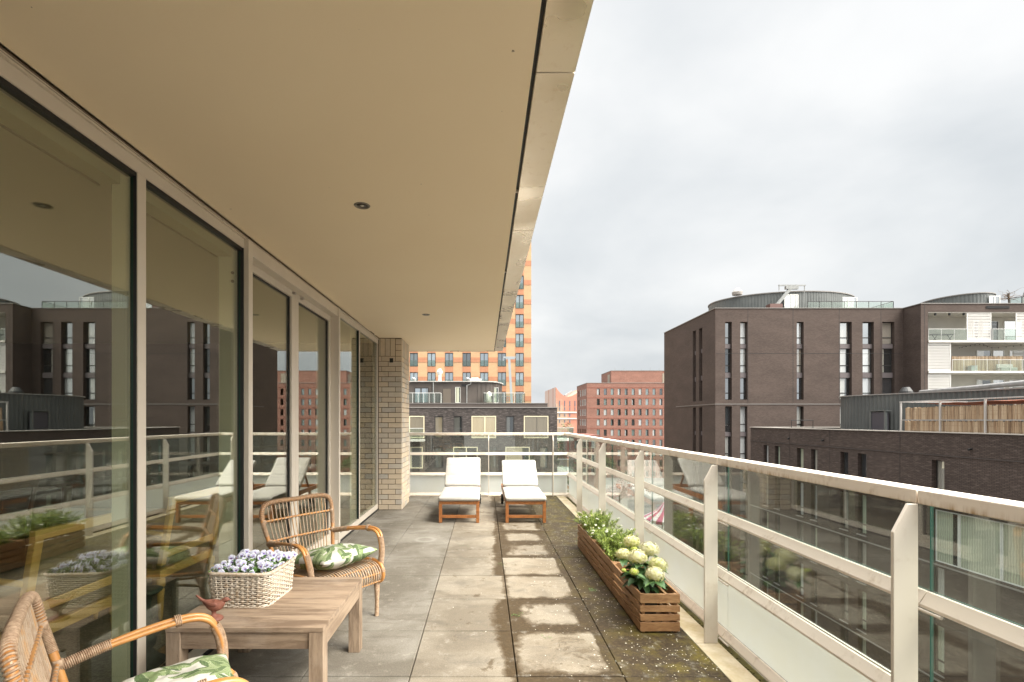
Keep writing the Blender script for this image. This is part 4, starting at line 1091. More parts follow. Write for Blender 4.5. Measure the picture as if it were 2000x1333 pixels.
for a, b, zt, zb, kd in cw:
    if b < -12: continue
    wd, h = round(b-a, 2), round(zt-zb, 2)
    if kd == 'dark': window(bC, 'Y', (a+b)/2, 47.8, zb, wd, h, (DARKFR, WIN_APT), None, None, .10, .05)
    else: window(bC, 'Y', (a+b)/2, 47.8, zb, wd, h, (CREAMFR, WIN_APT), None, (wd*.54,) if kd == 'cream2' else None, .09, -.03)
PARA = pmat('bronze_parapet', noisy((.055, .042, .036), (.075, .06, .052), .8), rough=.55)
g = MB(); g.box(-22, XC-.9, 48.1, 60, 2.62, 3.06); g.build('parapet', PARA, bC)
g = MB(); g.box(-22.05, XC+.05, 47.74, 60.05, 2.621, 2.70); g.box(-22, XC-.86, 48.05, 60, 3.061, 3.11); g.build('coping', COP, bC)
g = MB(); g.box(XC-2.0, XC-1.98, 47.78, 47.8, -14, 2.6); g.box(px(440)-.0, px(440)+.02, 47.785, 47.8, 1.9, 2.6); build_each(g, 'expansion_joint', GASKET, bC)
# right side balconies
for z in (-.45, -3.52, -6.5, -9.5, -12.5):
    g = MB(); g.box(XC+.001, 8.75, 48.0, 51.8, z-.18, z); g.build('balcony_slab', SLABM, bC)
    g = MB(); g.box(XC+.05, 8.72, 47.98, 47.992, z+.02, z+1.1); g.box(8.73, 8.742, 48.02, 51.7, z+.02, z+1.1); o = g.build('balustrade', GLASS_FAR, bC)
    g = MB(); g.box(XC, 8.76, 47.965, 48.005, z+1.101, z+1.14); g.box(8.72, 8.76, 48.006, 51.75, z+1.101, z+1.14); g.build('handrail', MAT['light_grey_metal'], o, at=bC.location)
# left front balcony (behind the pillar's edge)
g = MB(); g.box(px(-60), px(210), 46.6, 47.78, -.62, -.45); g.build('balcony_slab', SLABM, bC)
g = MB(); g.box(px(-60), px(205), 46.6, 46.61, -.42, .62); o = g.build('balustrade', GLASS_FAR, bC)
g = MB(); g.box(px(-60), px(208), 46.58, 46.63, .621, .67); g.build('handrail', MAT['light_grey_metal'], o, at=bC.location)
# penthouse C
CLADC = pmat('bronze_cladding', noisy((.055, .045, .038), (.085, .07, .06), .7), rough=.5)
t = thing('roof_house', 'brown clad penthouse with rounded end on the charcoal brick apartments', 'roof structure', (-4, 50, 3.1))
def pxs(a, Y): return (780+a/4.1658-946.5)*Y/955
Yp = 50.0
ol = [(-20, 58), (-20, Yp), (pxs(560, Yp), Yp)]+[(p.x, p.y) for p in spline([(pxs(640, Yp), Yp+.02, 0), (pxs(740, Yp), Yp+.35, 0), (pxs(800, Yp), Yp+1.3, 0), (pxs(830, 52), Yp+2.8, 0), (pxs(830, 52), Yp+5, 0), (pxs(700, 52), Yp+8, 0)], 6)]
g = MB(); n = len(ol)
g.add([(x, y, 3.1) for x, y in ol]+[(x, y, 5.32) for x, y in ol], [(i, (i+1) % n, n+(i+1) % n, n+i) for i in range(n)], 0, .5)
for i, (x, y) in enumerate(ol[3:24:2]): g.beam((x, y-.01, 3.1), (x, y-.01, 5.31), .05, .04, t=.2)
x = -19.0
while x < pxs(560, Yp): g.box(x, x+.04, Yp-.025, Yp, 3.1, 5.31, t=.2); x += .62
g.build('cladding', CLADC, t)
g = MB(); g.prism([(x+(.15 if x > 0 else 0), y-.22 if y < 51 else y) for x, y in ol], 'z', 5.32, 5.42); g.build('roof_cap', pmat('pale_roof_edge', noisy((.28, .27, .25), (.44, .43, .40), 1.5), rough=.6), t)
window(t, 'Y', (pxs(120, Yp)+pxs(240, Yp))/2, Yp, 3.15, 1.45, 1.6, (DARKFR, WIN_ORANGE), None, (.7,), .09, -.05)
window(t, 'Y', (pxs(455, Yp)+pxs(497, Yp))/2, Yp, 3.2, .52, 1.6, (WHITEFR, CURTAIN), None, None, .03, -.05)
window(t, 'Y', pxs(775, Yp)+.05, Yp+1.05, 3.2, .7, 1.6, (WHITEFR, CURTAIN), None, None, .04, -.35)
g = MB(); g.box(pxs(355, Yp), pxs(418, Yp), Yp-.06, Yp-.026, 3.12, 4.62); g.build('door', pmat('brown_door', base=(.11, .09, .07), rough=.5), t)
for xx_ in (pxs(277, Yp), pxs(549, Yp)):
    g = MB(); g.tube([(xx_, Yp-.12, 3.1), (xx_, Yp-.12, 5.0), (xx_, Yp-.12, 5.3)] if xx_ < -4 else [(xx_, Yp-.12, 3.1), (xx_, Yp-.12, 4.95), (xx_+.4, Yp-.12, 5.1), (xx_+.4, Yp-.12, 5.35)], .055, 8); g.build('drainpipe', GALV, t)
g = MB(); g.box(pxs(505, Yp), pxs(545, Yp), Yp-.035, Yp-.027, 4.85, 5.1); g.build('vent', GASKET, t)
glass_rail('roof_railing', 'glass railing on the charcoal roof at the far left by the pillar', [(-12, 48.3), (pxs(332, 48.3), 48.3), (pxs(332, 48.3), 49.9)], 3.11, 1.0, MAT['light_grey_metal'], .55)
glass_rail('roof_railing', 'glass railing around the right end of the charcoal roof terrace', [(pxs(686, 48.3), 49.8), (pxs(686, 48.3), 48.3), (pxs(1020, 48.3), 48.3), (pxs(1020, 48.3), 52)], 3.11, 1.0, MAT['light_grey_metal'], 1.15)
t = thing('vent_pipe', 'white capped vent pipe rising from the penthouse roof', 'vent', (pxs(328, 51), 51, 5.42))
g = MB(); g.lathe([(.22, 0), (.19, .12), (.17, .14), (.17, .75), (.21, .77), (.33, 1.0), (.31, 1.05), (.17, 1.3), (.16, 1.36)], (0, 0, 0), 16); g.build('cowl', WHITEP, t, world=False, smooth=False)
for a, sc, lab in ((125, 1, 'bent silver vent at the left end of the penthouse roof'), (565, 1, 'bent silver vent near the middle of the penthouse roof')):
    x = pxs(a, 51); t = thing('bent_vent', lab, 'vent', (x, 51, 5.42))
    g = MB(); g.tube(spline([(0, 0, 0), (0, 0, .22), (-.1, -.05, .32), (-.25, -.1, .33)]), .15, 10); g.build('elbow', GALV, t, world=False, smooth=True)
t = thing('roof_unit', 'small white plant box on the penthouse roof', 'plant box', (pxs(620, 51), 51, 5.42)); g = MB(); g.box(-.6, .6, -.3, .3, 0, .3); g.box(-.45, .3, -.2, .2, .301, .42); g.build('casing', WHITEP, t, world=False, bevel=.02)
t = thing('roof_crane', 'upright light grey window cleaning crane on the charcoal roof before the orange tower', 'roof crane', (pxs(912, 51), 51, 3.1))
xq = pxs(915, 51); xt = pxs(893, 51)
g = MB(); g.beam((xq, 51, 3.1), (xt, 51, 7.85), .22, .24); g.beam((xq+.1, 51.2, 3.1), (xt+.05, 51, 6.5), .08, .08); g.build('mast', pmat('crane_grey', base=(.30, .33, .35), rough=.45), t)
g = MB(); g.beam((pxs(845, 51), 51, 7.98), (pxs(945, 51), 51, 7.98), .14, .14); g.beam((xt-.35, 51, 7.84), (xt+.6, 51, 7.84), .12, .14); g.beam((pxs(845, 51), 51, 7.9), (pxs(845, 51), 51, 7.6), .06, .06); g.build('crossbar', MAT['crane_grey'], t)
t = thing('garden_parasol', 'closed cream parasol cover standing on the charcoal roof terrace', 'parasol', (pxs(730, 49.3), 49.3, 3.11))
g = MB(); g.lathe([(.30, 0), (.32, .3), (.26, 1.0), (.12, 1.15), (.03, 1.2)], (0, 0, 0), 12, flute=6, fl_amp=.08); g.build('cover', pmat('cream_cover', base=(.50, .48, .40), rough=.8), t, world=False, smooth=True)
for a, lab in ((820, 'metal garden table behind the glass of the charcoal roof terrace'),):
    t = thing('garden_table', lab, 'table', (pxs(a, 49.2), 49.2, 3.11)); g = MB(); g.box(-.9, .9, -.35, .35, .70, .74); g.build('tabletop', GALV, t, world=False)
    for sx in (-.75, .75): g = MB(); g.beam((sx-.2, 0, 0), (sx+.2, 0, .7), .04, .04); g.beam((sx+.2, .1, 0), (sx-.2, .1, .7), .04, .04); g.build('leg', GALV, t, world=False)

# ---------------- orange brick tower D
BR_D = brick('orange_brick', (.47, .295, .155), (.53, .345, .19), (.42, .28, .175), .22, .068, .012, bump=0, big=(.9, 1.08))
BR_T = brick('terracotta_ribs', (.43, .20, .115), (.47, .23, .13), (.33, .15, .085), .13, .9, .02, bump=0, big=(.92, 1.06))
bD = thing('tower', 'tall orange brick residential tower with terracotta bands behind the canopy', 'tower', (0, 76, GZ))
XR = 7.25; z0t = 29.2
wc = [(1006.4, 1022.6), (972, 988.2), (937.6, 953.8), (903.5, 919.7), (869.3, 885.5), (835.2, 851.4), (801, 817), (767, 783), (733, 749), (699, 715)]
wu = [((a-946.5)/12.5, (b-946.5)/12.5) for a, b in wc]
zr = [1.45+(820.5-(450+(916+143*k)/3.807))/12.5 for k in range(-6, 8)]
ops = [(a, b, z-2.1, z) for a, b in wu for z in zr if z < z0t-.8]
g = MB(); facade(g, 'Y', 76, -22, XR, GZ, z0t, ops, .12)
g.add([(XR, 76, GZ), (XR, 92, GZ), (XR, 92, z0t), (XR, 76, z0t)], [(0, 1, 2, 3)]); g.add([(-22, 92, z0t), (-22, 76, z0t), (XR, 76, z0t), (XR, 92, z0t)], [(0, 1, 2, 3)])
g.add([(-22, 92, GZ), (XR, 92, GZ), (XR, 92, z0t), (-22, 92, z0t)], [(0, 1, 2, 3)]); g.add([(-22, 76, GZ), (-22, 92, GZ), (-22, 92, z0t), (-22, 76, z0t)], [(0, 1, 2, 3)])
zs = sorted(zr)
for z in zr:
    if z > z0t: continue
    xs_ = sorted([-22, XR]+[v for ab in wu for v in ab]); 
    for a, b in zip(xs_[::2], xs_[1::2]):
        if b-a > .2: g.box(a+.002, b-.002, 75.97, 75.999, z-1.46, z-.68, 1)
    for a, b in wu: g.box(a, b, 75.975, 75.999, z-3.0+.02, z-2.12, 1)
g.build('wall', [BR_D, BR_T], bD)
for ci, (a, b) in enumerate(wu):
    for zi, z in enumerate(zr):
        if z > z0t-.8 or z < -1 or (z > 14 and ci > 2) or (ci > 6): continue
        f = window(bD, 'Y', (a+b)/2, 76, z-2.1, 1.296, 2.1, (DARKFR, WIN_ORANGE), None, (.648,), .09, .06)
g = MB()
for ci, (a, b) in enumerate(wu[:7]):
    for z in zr:
        if -1 < z < z0t-.8 and not (z > 14 and ci > 2): g.box(a+.05, b-.05, 75.93, 75.94, z-2.05, z-1.12)
build_each(g, 'french_balcony', GLASS_FAR, bD)
g = MB(); g.box(-22, XR+.03, 75.95, 92, z0t, z0t+.12); g.build('coping', COP, bD)

# ---------------- red brick block E
BR_E = brick('red_brick', (.20, .092, .066), (.26, .125, .092), (.21, .125, .10), .22, .075, .012, bump=0, streak=.22, big=(.82, 1.12))
bE = thing('office_block', 'red brick block with rows of small windows in the middle distance', 'building', (29.9, 143, GZ))
rE = [1.45+(820.5-(700+(397+133*k)/6.664))/6.68 for k in range(0, 9)]
cE = [((1040+(838+90.7*k)/6.664)-946.5)/6.68 for k in range(0, 16)]
g = MB(); facade(g, 'Y', 143, 29.9, 66, GZ, 12.2, [(x, x+.86, z-1.85, z) for x in cE for z in rE], .22)
sE = [144.6, 146.6, 149.0, 151.8, 154.6]
facade(g, 'X', 29.9, 143, 158.5, GZ, 12.2, [(y, y+1.3, z-1.85, z) for y in sE for z in rE[:7]], .22)
g.add([(66, 143, GZ), (66, 158.5, GZ), (66, 158.5, 12.2), (66, 143, 12.2)], [(0, 1, 2, 3)]); g.add([(29.9, 158.5, GZ), (66, 158.5, GZ), (66, 158.5, 12.2), (29.9, 158.5, 12.2)], [(0, 1, 2, 3)])
g.add([(29.9, 143, 12.0), (66, 143, 12.0), (66, 158.5, 12.0), (29.9, 158.5, 12.0)], [(0, 1, 2, 3)])
g.build('wall', BR_E, bE)
g = MB(); g.box(29.85, 66, 142.93, 158.5, 12.2, 12.32); g.box(37.75, 66, 145.93, 158.35, 16.1, 16.2); g.build('coping', COP, bE)
g = MB(); g.box(37.8, 65.9, 146, 158.3, 12.05, 16.1); g.build('setback_storey', BR_E, bE)
g = MB(); g.box(53.1, 57.2, 145.93, 145.999, 12.4, 15.3); g.box(37.72, 37.799, 147.5, 150, 12.4, 15.2); build_each(g, 'louvre', pmat('taupe_louvre', base=(.26, .22, .17), rough=.6), bE)
g = MB()
for z in rE: g.box(30.0, 65, 142.95, 142.999, z+.28, z+.42)
build_each(g, 'brick_band', pmat('red_band', base=(.24, .085, .06), rough=.8), bE)
n = 0
for z in rE[:7]:
    for x in cE[:11]:
        if n < 100: window(bE, 'Y', x+.43, 143, z-1.85, .86, 1.85, (DARKFR, WIN_RED), None, None, .05, .12); n += 1
    for y in sE[:4] if z > 0 else []:
        if n < 100: window(bE, 'X', y+.65, 29.9, z-1.85, 1.3, 1.85, (WHITEFR, WIN_RED), None, (.65,), .12, .05); n += 1
rn = random.Random(2)
for k in range(7):
    pass
g = MB()
for k in range(7): x = 40+k*2.7; g.box(x, x+.06, 150, 150.06, 16.2, 17.0+rn.random()*.5)
build_each(g, 'roof_mast', GALV, bE)

# ---------------- lower red building, pink building F
bG = thing('brick_annex', 'low dark red brick building at the foot of the red block', 'building', (24, 110, GZ))
g = MB(); facade(g, 'Y', 110, 18.9, 26, GZ, -2.0, [(20.2+k*1.9, 21.2+k*1.9, z-1.8, z) for k in range(3) for z in (-3.2, -6.2, -9.2)], .2)
g.add([(18.9, 110, GZ), (18.9, 124, GZ), (18.9, 124, -2), (18.9, 110, -2)], [(0, 1, 2, 3)]); g.add([(26, 110, GZ), (26, 124, GZ), (26, 124, -2), (26, 110, -2)], [(0, 1, 2, 3)]); g.add([(18.9, 110, -2), (26, 110, -2), (26, 124, -2), (18.9, 124, -2)], [(0, 1, 2, 3)])
g.build('wall', brick('deep_red_brick', (.17, .065, .05), (.21, .085, .065), (.12, .06, .05), bump=0), bG)
for k in range(3):
    for z in (-3.2, -6.2, -9.2): window(bG, 'Y', 20.7+k*1.9, 110, z-1.8, 1.0, 1.8, (DARKFR, WIN_RED), None, None, .06, .1)
def pinkm(q, b):
    v = q.tc('UV'); n = q.noise(q.mapping(v, (.05, .05, 1)), 1.1, 5, .6, .5); n2 = q.noise(v, .5, 5, .6)
    c = q.mix(q.maprange(n, .50, .56), (.48, .215, .15), (.42, .31, .22))
    c = q.mix(q.maprange(n2, .4, .7, 0, .5), c, (.43, .17, .115))
    q.set(b.inputs['Base Color'], c)
PINK = pmat('pink_brick', pinkm, rough=.85)
bF = thing('curved_gable_building', 'pink brick building with a swooping concave roofline far behind', 'building', (29, 205, GZ))
def fx(p): return (p-946.5)*205/955
def fz(p): return 1.45+(820.5-p)*205/955
top = [(1085.5, 756.5), (1088, 760), (1091, 764), (1095, 768.5), (1100, 772.5), (1105, 774.8), (1110, 775.4), (1115, 774.4), (1120, 772), (1126, 769), (1135, 763), (1145, 756)]
poly = [(fx(1085.5), GZ)]+[(fx(a), fz(b)) for a, b in top]+[(fx(1145), GZ)]
g = MB(); g.prism(poly, 'y', 205, 232); g.build('wall', PINK, bF)
g = MB(); A, B = (fx(1085.5), 205), ((1064.5-946.5)*225/955, 225)
zt = fz(756.5); zt2 = 1.45+(820.5-765)*225/955
L = [0, .20, .26, .60, .66, 1.0]
for i in range(5):
    f0, f1 = L[i], L[i+1]; m = 1 if i % 2 else 0
    a = (A[0]+(B[0]-A[0])*f0, A[1]+(B[1]-A[1])*f0); b = (A[0]+(B[0]-A[0])*f1, A[1]+(B[1]-A[1])*f1)
    g.add([(a[0]-.05, a[1]-.05, GZ), (b[0]-.05, b[1]-.05, GZ), (b[0]-.05, b[1]-.05, zt+(zt2-zt)*f1), (a[0]-.05, a[1]-.05, zt+(zt2-zt)*f0)], [(0, 1, 2, 3)], m)
g.build('side_wall', [pmat('pale_pink_panel', base=(.56, .42, .36), rough=.7), PINK], bF)
g = MB()
for za, zb in ((804.8, 807.3), (816.8, 819.2)): g.box(fx(1085.5)+.02, fx(1145)-.02, 204.8, 204.999, fz(zb), fz(za))
build_each(g, 'white_band', WHITEP, bF)
for xa in (1093, 1103, 1113, 1123):
    for za, zb in ((783, 794), (796, 802), (808.5, 814), (820.5, 826)):
        if xa == 1123 and za > 800: continue
        g = MB(); g.box(fx(xa-.8), fx(xa+.8), 204.88, 204.999, fz(zb), fz(za)); g.build('window', pmat('slit_glass', base=(.12, .16, .20), rough=.15), bF)
g = MB(); g.beam((fx(1104), 206, fz(775)+.3), (fx(1123), 212, fz(769)+1.2), .5, .9); g.build('roof_glazing', GALV, bF)

# ---------------- street level: trees, tent, sign
LEAF = pmat('leaf_green', lambda q, b: q.set(b.inputs['Base Color'], q.ramp(q.attr('tone'), [(0, (.035, .06, .015)), (.5, (.07, .11, .025)), (1, (.14, .17, .04))])), rough=.7)
BLOSS = pmat('blossom', lambda q, b: q.set(b.inputs['Base Color'], q.ramp(q.attr('tone'), [(0, (.22, .13, .12)), (.5, (.46, .30, .29)), (1, (.62, .47, .45))])), rough=.8)
def tree(x, y, z, h, rad, lab, mat, n=1800, seed=1, leaf=.16, name='tree'):
    rt = random.Random(seed); t = thing(name, lab, 'tree', (x, y, z))
    g = MB(); g.tube(spline([(0, 0, 0), (.05, 0, h*.25), (-.05, .05, h*.5), (0, 0, h*.8)], 4), [.16*h/6*(1-.06*i) for i in range(13)], 7)
    br = []
    for k in range(9):
        a = rt.random()*6.28; z0 = h*rt.uniform(.3, .6); e = Vector((math.cos(a)*rad*.75, math.sin(a)*rad*.75, z0+h*rt.uniform(.15, .35))); br.append(e)
        g.tube([(0, 0, z0), tuple(e*.5+Vector((0, 0, z0*.5))), tuple(e)], [.07*h/6, .04*h/6, .015], 5)
    g.build('trunk', MAT['bark'], t, world=False)
    cl = [Vector((rt.gauss(0, .42)*rad, rt.gauss(0, .42)*rad, h*.68+rt.gauss(0, .17)*h)) for _ in range(26)]+br
    g = MB()
    for k in range(n):
        c = rt.choice(cl); p = c+Vector((rt.gauss(0, 1), rt.gauss(0, 1), rt.gauss(0, .8)))*rad*.17
        s = leaf*rt.uniform(.6, 1.3); M = Matrix.Rotation(rt.random()*6.28, 3, 'Z')@Matrix.Rotation(rt.uniform(-1.2, 1.2), 3, 'X')
        g.add([p+M@Vector(v) for v in ((-s, 0, 0), (0, -s*.5, 0), (s, 0, 0), (0, s*.5, 0))], [(0, 1, 2, 3)], 0, rt.random())
    g.build('crown', mat, t, world=False)
tree(19.5, 80, GZ, 5.2, 2.2, 'pinkish blossom tree down in the street, seen through the railing glass', BLOSS, 2600, 3, .13)
tree(25.4, 92, GZ, 5.5, 2.4, 'pale blossom tree further along the street', BLOSS, 2000, 4, .14)
tree(9.5, 62, GZ, 11.8, 2.3, 'slim green tree beside the balconies of the charcoal apartments', LEAF, 2600, 5, .18)
tree(17.6, 118, GZ, 14.5, 3.6, 'yellow green tree between the charcoal apartments and the red block', LEAF, 2600, 6, .22)
tree(31.5, 131, GZ, 8, 3.5, 'rounded green tree at the foot of the red block', LEAF, 2200, 8, .22)
t = thing('striped_tent', 'pink and white striped pointed tent in the street behind the railing', 'tent', (26.6, 71.5, GZ))
TENT = [pmat('tent_white', base=(.70, .66, .66), rough=.8), pmat('tent_magenta', base=(.50, .10, .20), rough=.8)]
g = MB(); n = 24; rr_ = 3.4; zt_ = 5.2; zb_ = 2.6
for k in range(n):
    a0, a1 = 2*math.pi*k/n, 2*math.pi*(k+1)/n; m = k % 2
    P0 = (.12*math.cos(a0), .12*math.sin(a0), zt_); P1 = (.12*math.cos(a1), .12*math.sin(a1), zt_)
    Q0 = (rr_*.45*math.cos(a0), rr_*.45*math.sin(a0), zb_+1.0); Q1 = (rr_*.45*math.cos(a1), rr_*.45*math.sin(a1), zb_+1.0)
    S0 = (rr_*math.cos(a0), rr_*math.sin(a0), zb_); S1 = (rr_*math.cos(a1), rr_*math.sin(a1), zb_)
    T0 = (rr_*math.cos(a0), rr_*math.sin(a0), zb_-.4); T1 = (rr_*math.cos(a1), rr_*math.sin(a1), zb_-.4)
    g.add([P0, P1, Q1, Q0, S1, S0, T1, T0], [(0, 1, 2, 3), (3, 2, 4, 5), (5, 4, 6, 7)], m)
g.build('canopy', TENT, t, world=False)
g = MB()
for k in range(6): a = 2*math.pi*k/6; g.tube([(3.3*math.cos(a), 3.3*math.sin(a), 0), (3.3*math.cos(a), 3.3*math.sin(a), 2.5)], .05, 6)
g.build('pole', GALV, t, world=False)
t = thing('road_sign', 'round red no entry sign on a post in the street', 'sign', (25.0, 73.2, GZ))
g = MB(); g.tube([(0, 0, 0), (0, 0, 3.0)], .04, 8); g.build('pole', GALV, t, world=False)
g = MB(); g.tube([(0, -.08, 2.75), (0, -.05, 2.75)], .42, 24); g.build('disc', pmat('sign_red', base=(.50, .03, .03), rough=.4), t, world=False)
g = MB(); g.box(-.27, .27, -.092, -.0805, 2.68, 2.82); g.build('bar', WHITEP, t, world=False)
for i, (x, y, c, lab) in enumerate(((20.5, 70, (.05, .05, .055), 'black car parked in the street nearest the terrace'), (15.5, 96, (.35, .35, .36), 'silver car parked further up the street'))):
    t = thing('parked_car', lab, 'car', (x, y, GZ), R(80), group='cars parked in the street')
    g = MB(); body = [(-2.1, .30), (-2.15, .62), (-1.9, .86), (-1.1, .93), (-.55, 1.40), (.9, 1.44), (1.6, .98), (2.1, .88), (2.15, .5), (2.1, .30)]
    g.prism(body, 'y', -.85, .85); g.build('body', pmat('car_paint_%d' % i, base=c, rough=.25), t, world=False, bevel=.06)
    g = MB(); g.prism([(-1.0, .95), (-.52, 1.36), (.85, 1.39), (1.42, .99)], 'y', -.862, .862); g.build('side_glass', pmat('car_glass', base=(.02, .025, .03), rough=.1), t, world=False)
    for wx in (-1.35, 1.35):
        for wy in (-.86, .70):
            g = MB(); g.tube([(wx, wy, .33), (wx, wy+.16, .33)], .33, 16); g.build('wheel', GASKET, t, world=False)
# ================================================================== TERRACE FURNITURE
# ---------------- loungers
ACA = pmat('acacia_wood', lambda q, b: (q.set(b.inputs['Base Color'], q.mix(q.maprange(q.noise(q.mapping(q.tc(), (6, 1, 6)), 4, 6, .65, .6), .35, .68), (.40, .155, .045), (.20, .07, .022))), q.set(b.inputs['Normal'], q.bump(q.noise(q.mapping(q.tc(), (10, 1, 10)), 20, 4), .15, .001))), rough=.42)
CANV = pmat('white_canvas', lambda q, b: (q.set(b.inputs['Base Color'], q.mix(q.maprange(q.noise(q.tc(), 5, 4), .35, .7), (.47, .45, .41), (.42, .40, .36))),
    q.set(b.inputs['Normal'], q.bump(q.math('ADD', q.math('MULTIPLY', q.noise(q.mapping(q.tc(), (9, 3, 3)), 3, 5, .6, 1.2), 1.0), q.math('MULTIPLY', q.noise(q.tc(), 250, 2), .05)), .45, .010))), rough=.9, spec=.2)
def cushion_sweep(prof, hw, th, seams=(), edge_r=.03, nx=20, wr=0, seed=1):
    """mattress following prof (y,z) list of its underside; thickness th, pinched at seams"""
    P = resample([Vector((0, a, b)) for a, b in prof], .018); N = len(P); g = MB(); ring = []
    S_ = [0]
    for a, b in zip(P, P[1:]): S_.append(S_[-1]+(b-a).length)
    Lt = S_[-1]; m = nx*2
    for i, p in enumerate(P):
        d = (P[min(i+1, N-1)]-P[max(i-1, 0)]).normalized(); nrm = Vector((0, -d.z, d.y))
        s = S_[i]; e = min(s, Lt-s); k = min(1, (max(e, 0)/edge_r)); endf = math.sqrt(max(0, 1-(1-k)**2))
        pin = 1
        for q_ in seams: pin -= .20*math.exp(-((s-q_)/.016)**2)
        row = []
        for j in range(m):
            a = 2*math.pi*j/m; ca, sa = math.cos(a), math.sin(a)
            ex = .22
            X = hw*math.copysign(abs(ca)**ex, ca); Zt = math.copysign(abs(sa)**.45, sa)
            crown = 1+.10*(1-(X/hw)**2)*(1 if sa > 0 else 0)
            z = th/2+Zt*th/2*pin*(.35+.65*endf)*crown
            X *= (.94+.06*endf)*(1-.012*(1-pin)/.3)
            wv = mnoise.noise(Vector((X*9, s*7, seed*3.1)))*.0065+mnoise.noise(Vector((X*24, s*9, seed)))*.0022
            row.append((X, p.y+nrm.y*(z+wv), p.z+nrm.z*(z+wv)))
        ring.append(row)
    vs = [v for r in ring for v in r]; fs = []
    for i in range(N-1):
        for j in range(m): fs.append((i*m+j, i*m+(j+1) % m, (i+1)*m+(j+1) % m, (i+1)*m+j))
    fs.append(tuple(range(m))[::-1]); fs.append(tuple((N-1)*m+j for j in range(m)))
    g.add(vs, fs, 0, .5); return g
def make_lounger(x, y, lab, wheel_side, backz, seed):
    t = thing('sun_lounger', lab, 'sun lounger', (x, y, 0), 0, 'wooden sun loungers with white cushions')
    hw = .283
    g = MB()
    for sx in (-1, 1): g.box(min(sx*hw, sx*(hw-.035)), max(sx*hw, sx*(hw-.035)), .036, 1.93, .235, .300)
    g.box(-hw, hw, 0, .035, .258, .302); g.box(-hw+.036, hw-.036, 1.895, 1.93, .24, .295); g.box(-hw+.036, hw-.036, .98, 1.01, .24, .28)
    g.build('frame', ACA, t, world=False, bevel=.003)
    for sx in (-1, 1):
        g = MB(); g.box(min(sx*(hw+.002), sx*(hw-.042)), max(sx*(hw+.002), sx*(hw-.042)), -.002, .052, 0, .2575); g.build('leg', ACA, t, world=False, bevel=.003)
        g = MB(); g.box(min(sx*(hw-.036), sx*(hw-.066)), max(sx*(hw-.036), sx*(hw-.066)), 1.55, 1.61, .05, .29); g.build('leg', ACA, t, world=False, bevel=.003)
        o = None
        g = MB(); g.tube([(sx*(hw-.03), 1.58, .085), (sx*(hw+.012), 1.58, .085)], .085, 24, 0); g.tube([(sx*(hw+.0125), 1.58, .085), (sx*(hw+.02), 1.58, .085)], .03, 12, 1)
        g.build('wheel', [pmat('black_rubber', base=(.015, .015, .015), rough=.6), pmat('steel_fitting', base=(.45, .42, .38), rough=.35, metal=.6)], t, world=False)
    g = MB(); g.box(-hw+.043, hw-.043, .008, .040, .065, .105); g.build('stretcher', ACA, t, world=False, bevel=.003)
    g = MB(); yy_ = .06
    while yy_ < 1.0: g.box(-hw+.036, hw-.036, yy_, yy_+.055, .284, .300); yy_ += .075
    g.build('slats', ACA, t, world=False, bevel=.002)
    # backrest frame from hinge (1.02,.31) to (1.47,backz)
    A = Vector((0, 1.03, .31)); B = Vector((0, 1.50, backz))
    g = MB()
    for sx in (-.235, .235): g.beam((sx, A.y, A.z), (sx, B.y, B.z), .03, .035, (1, 0, 0))
    for k in range(7):
        p = A.lerp(B, (k+.5)/7); g.beam((-.22, p.y, p.z), (.22, p.y, p.z), .055, .014, up=(0, -(B-A).z, (B-A).y))
    for sx in (-.2, .2): g.beam((sx, B.y-.12, B.z-.12), (sx, 1.62, .27), .02, .03, (1, 0, 0))
    g.build('backrest', ACA, t, world=False, bevel=.002)
    d = (B-A).normalized(); nrm = Vector((0, -d.z, d.y))*.020
    prof = [(p.y, p.z) for p in [Vector((0, -.035, .304)), Vector((0, .93, .304))]]
    g = cushion_sweep([(-.03, .304), (.99, .306)], hw+.008, .072, (.34, .68), seed=seed); g.build('seat_cushion', CANV, t, world=False, smooth=True)
    C0 = A+nrm+d*.03; C1 = B+nrm+d*.05
    g = cushion_sweep([(C0.y, C0.z), (C1.y, C1.z)], hw+.006, .075, (.22, .44), seed=seed+5, edge_r=.035); g.build('back_cushion', CANV, t, world=False, smooth=True)
    g = MB()
    for sx in (-1, 1):
        g.tube(spline([(sx*hw, .06, .33), (sx*(hw+.012), .04, .28), (sx*(hw+.006), .045, .24), (sx*(hw+.01), .05, .21)], 4), .0035, 5)
    g.build('tie_cord', MAT['black_rubber'], t, world=False)
    return t
make_lounger(-.360, 6.886, 'left sun lounger, its back cushion raised slightly higher', 1, .715, 1)
make_lounger(.580, 6.886, 'right sun lounger beside the mossy tiles, its back cushion a little lower', -1, .67, 9)

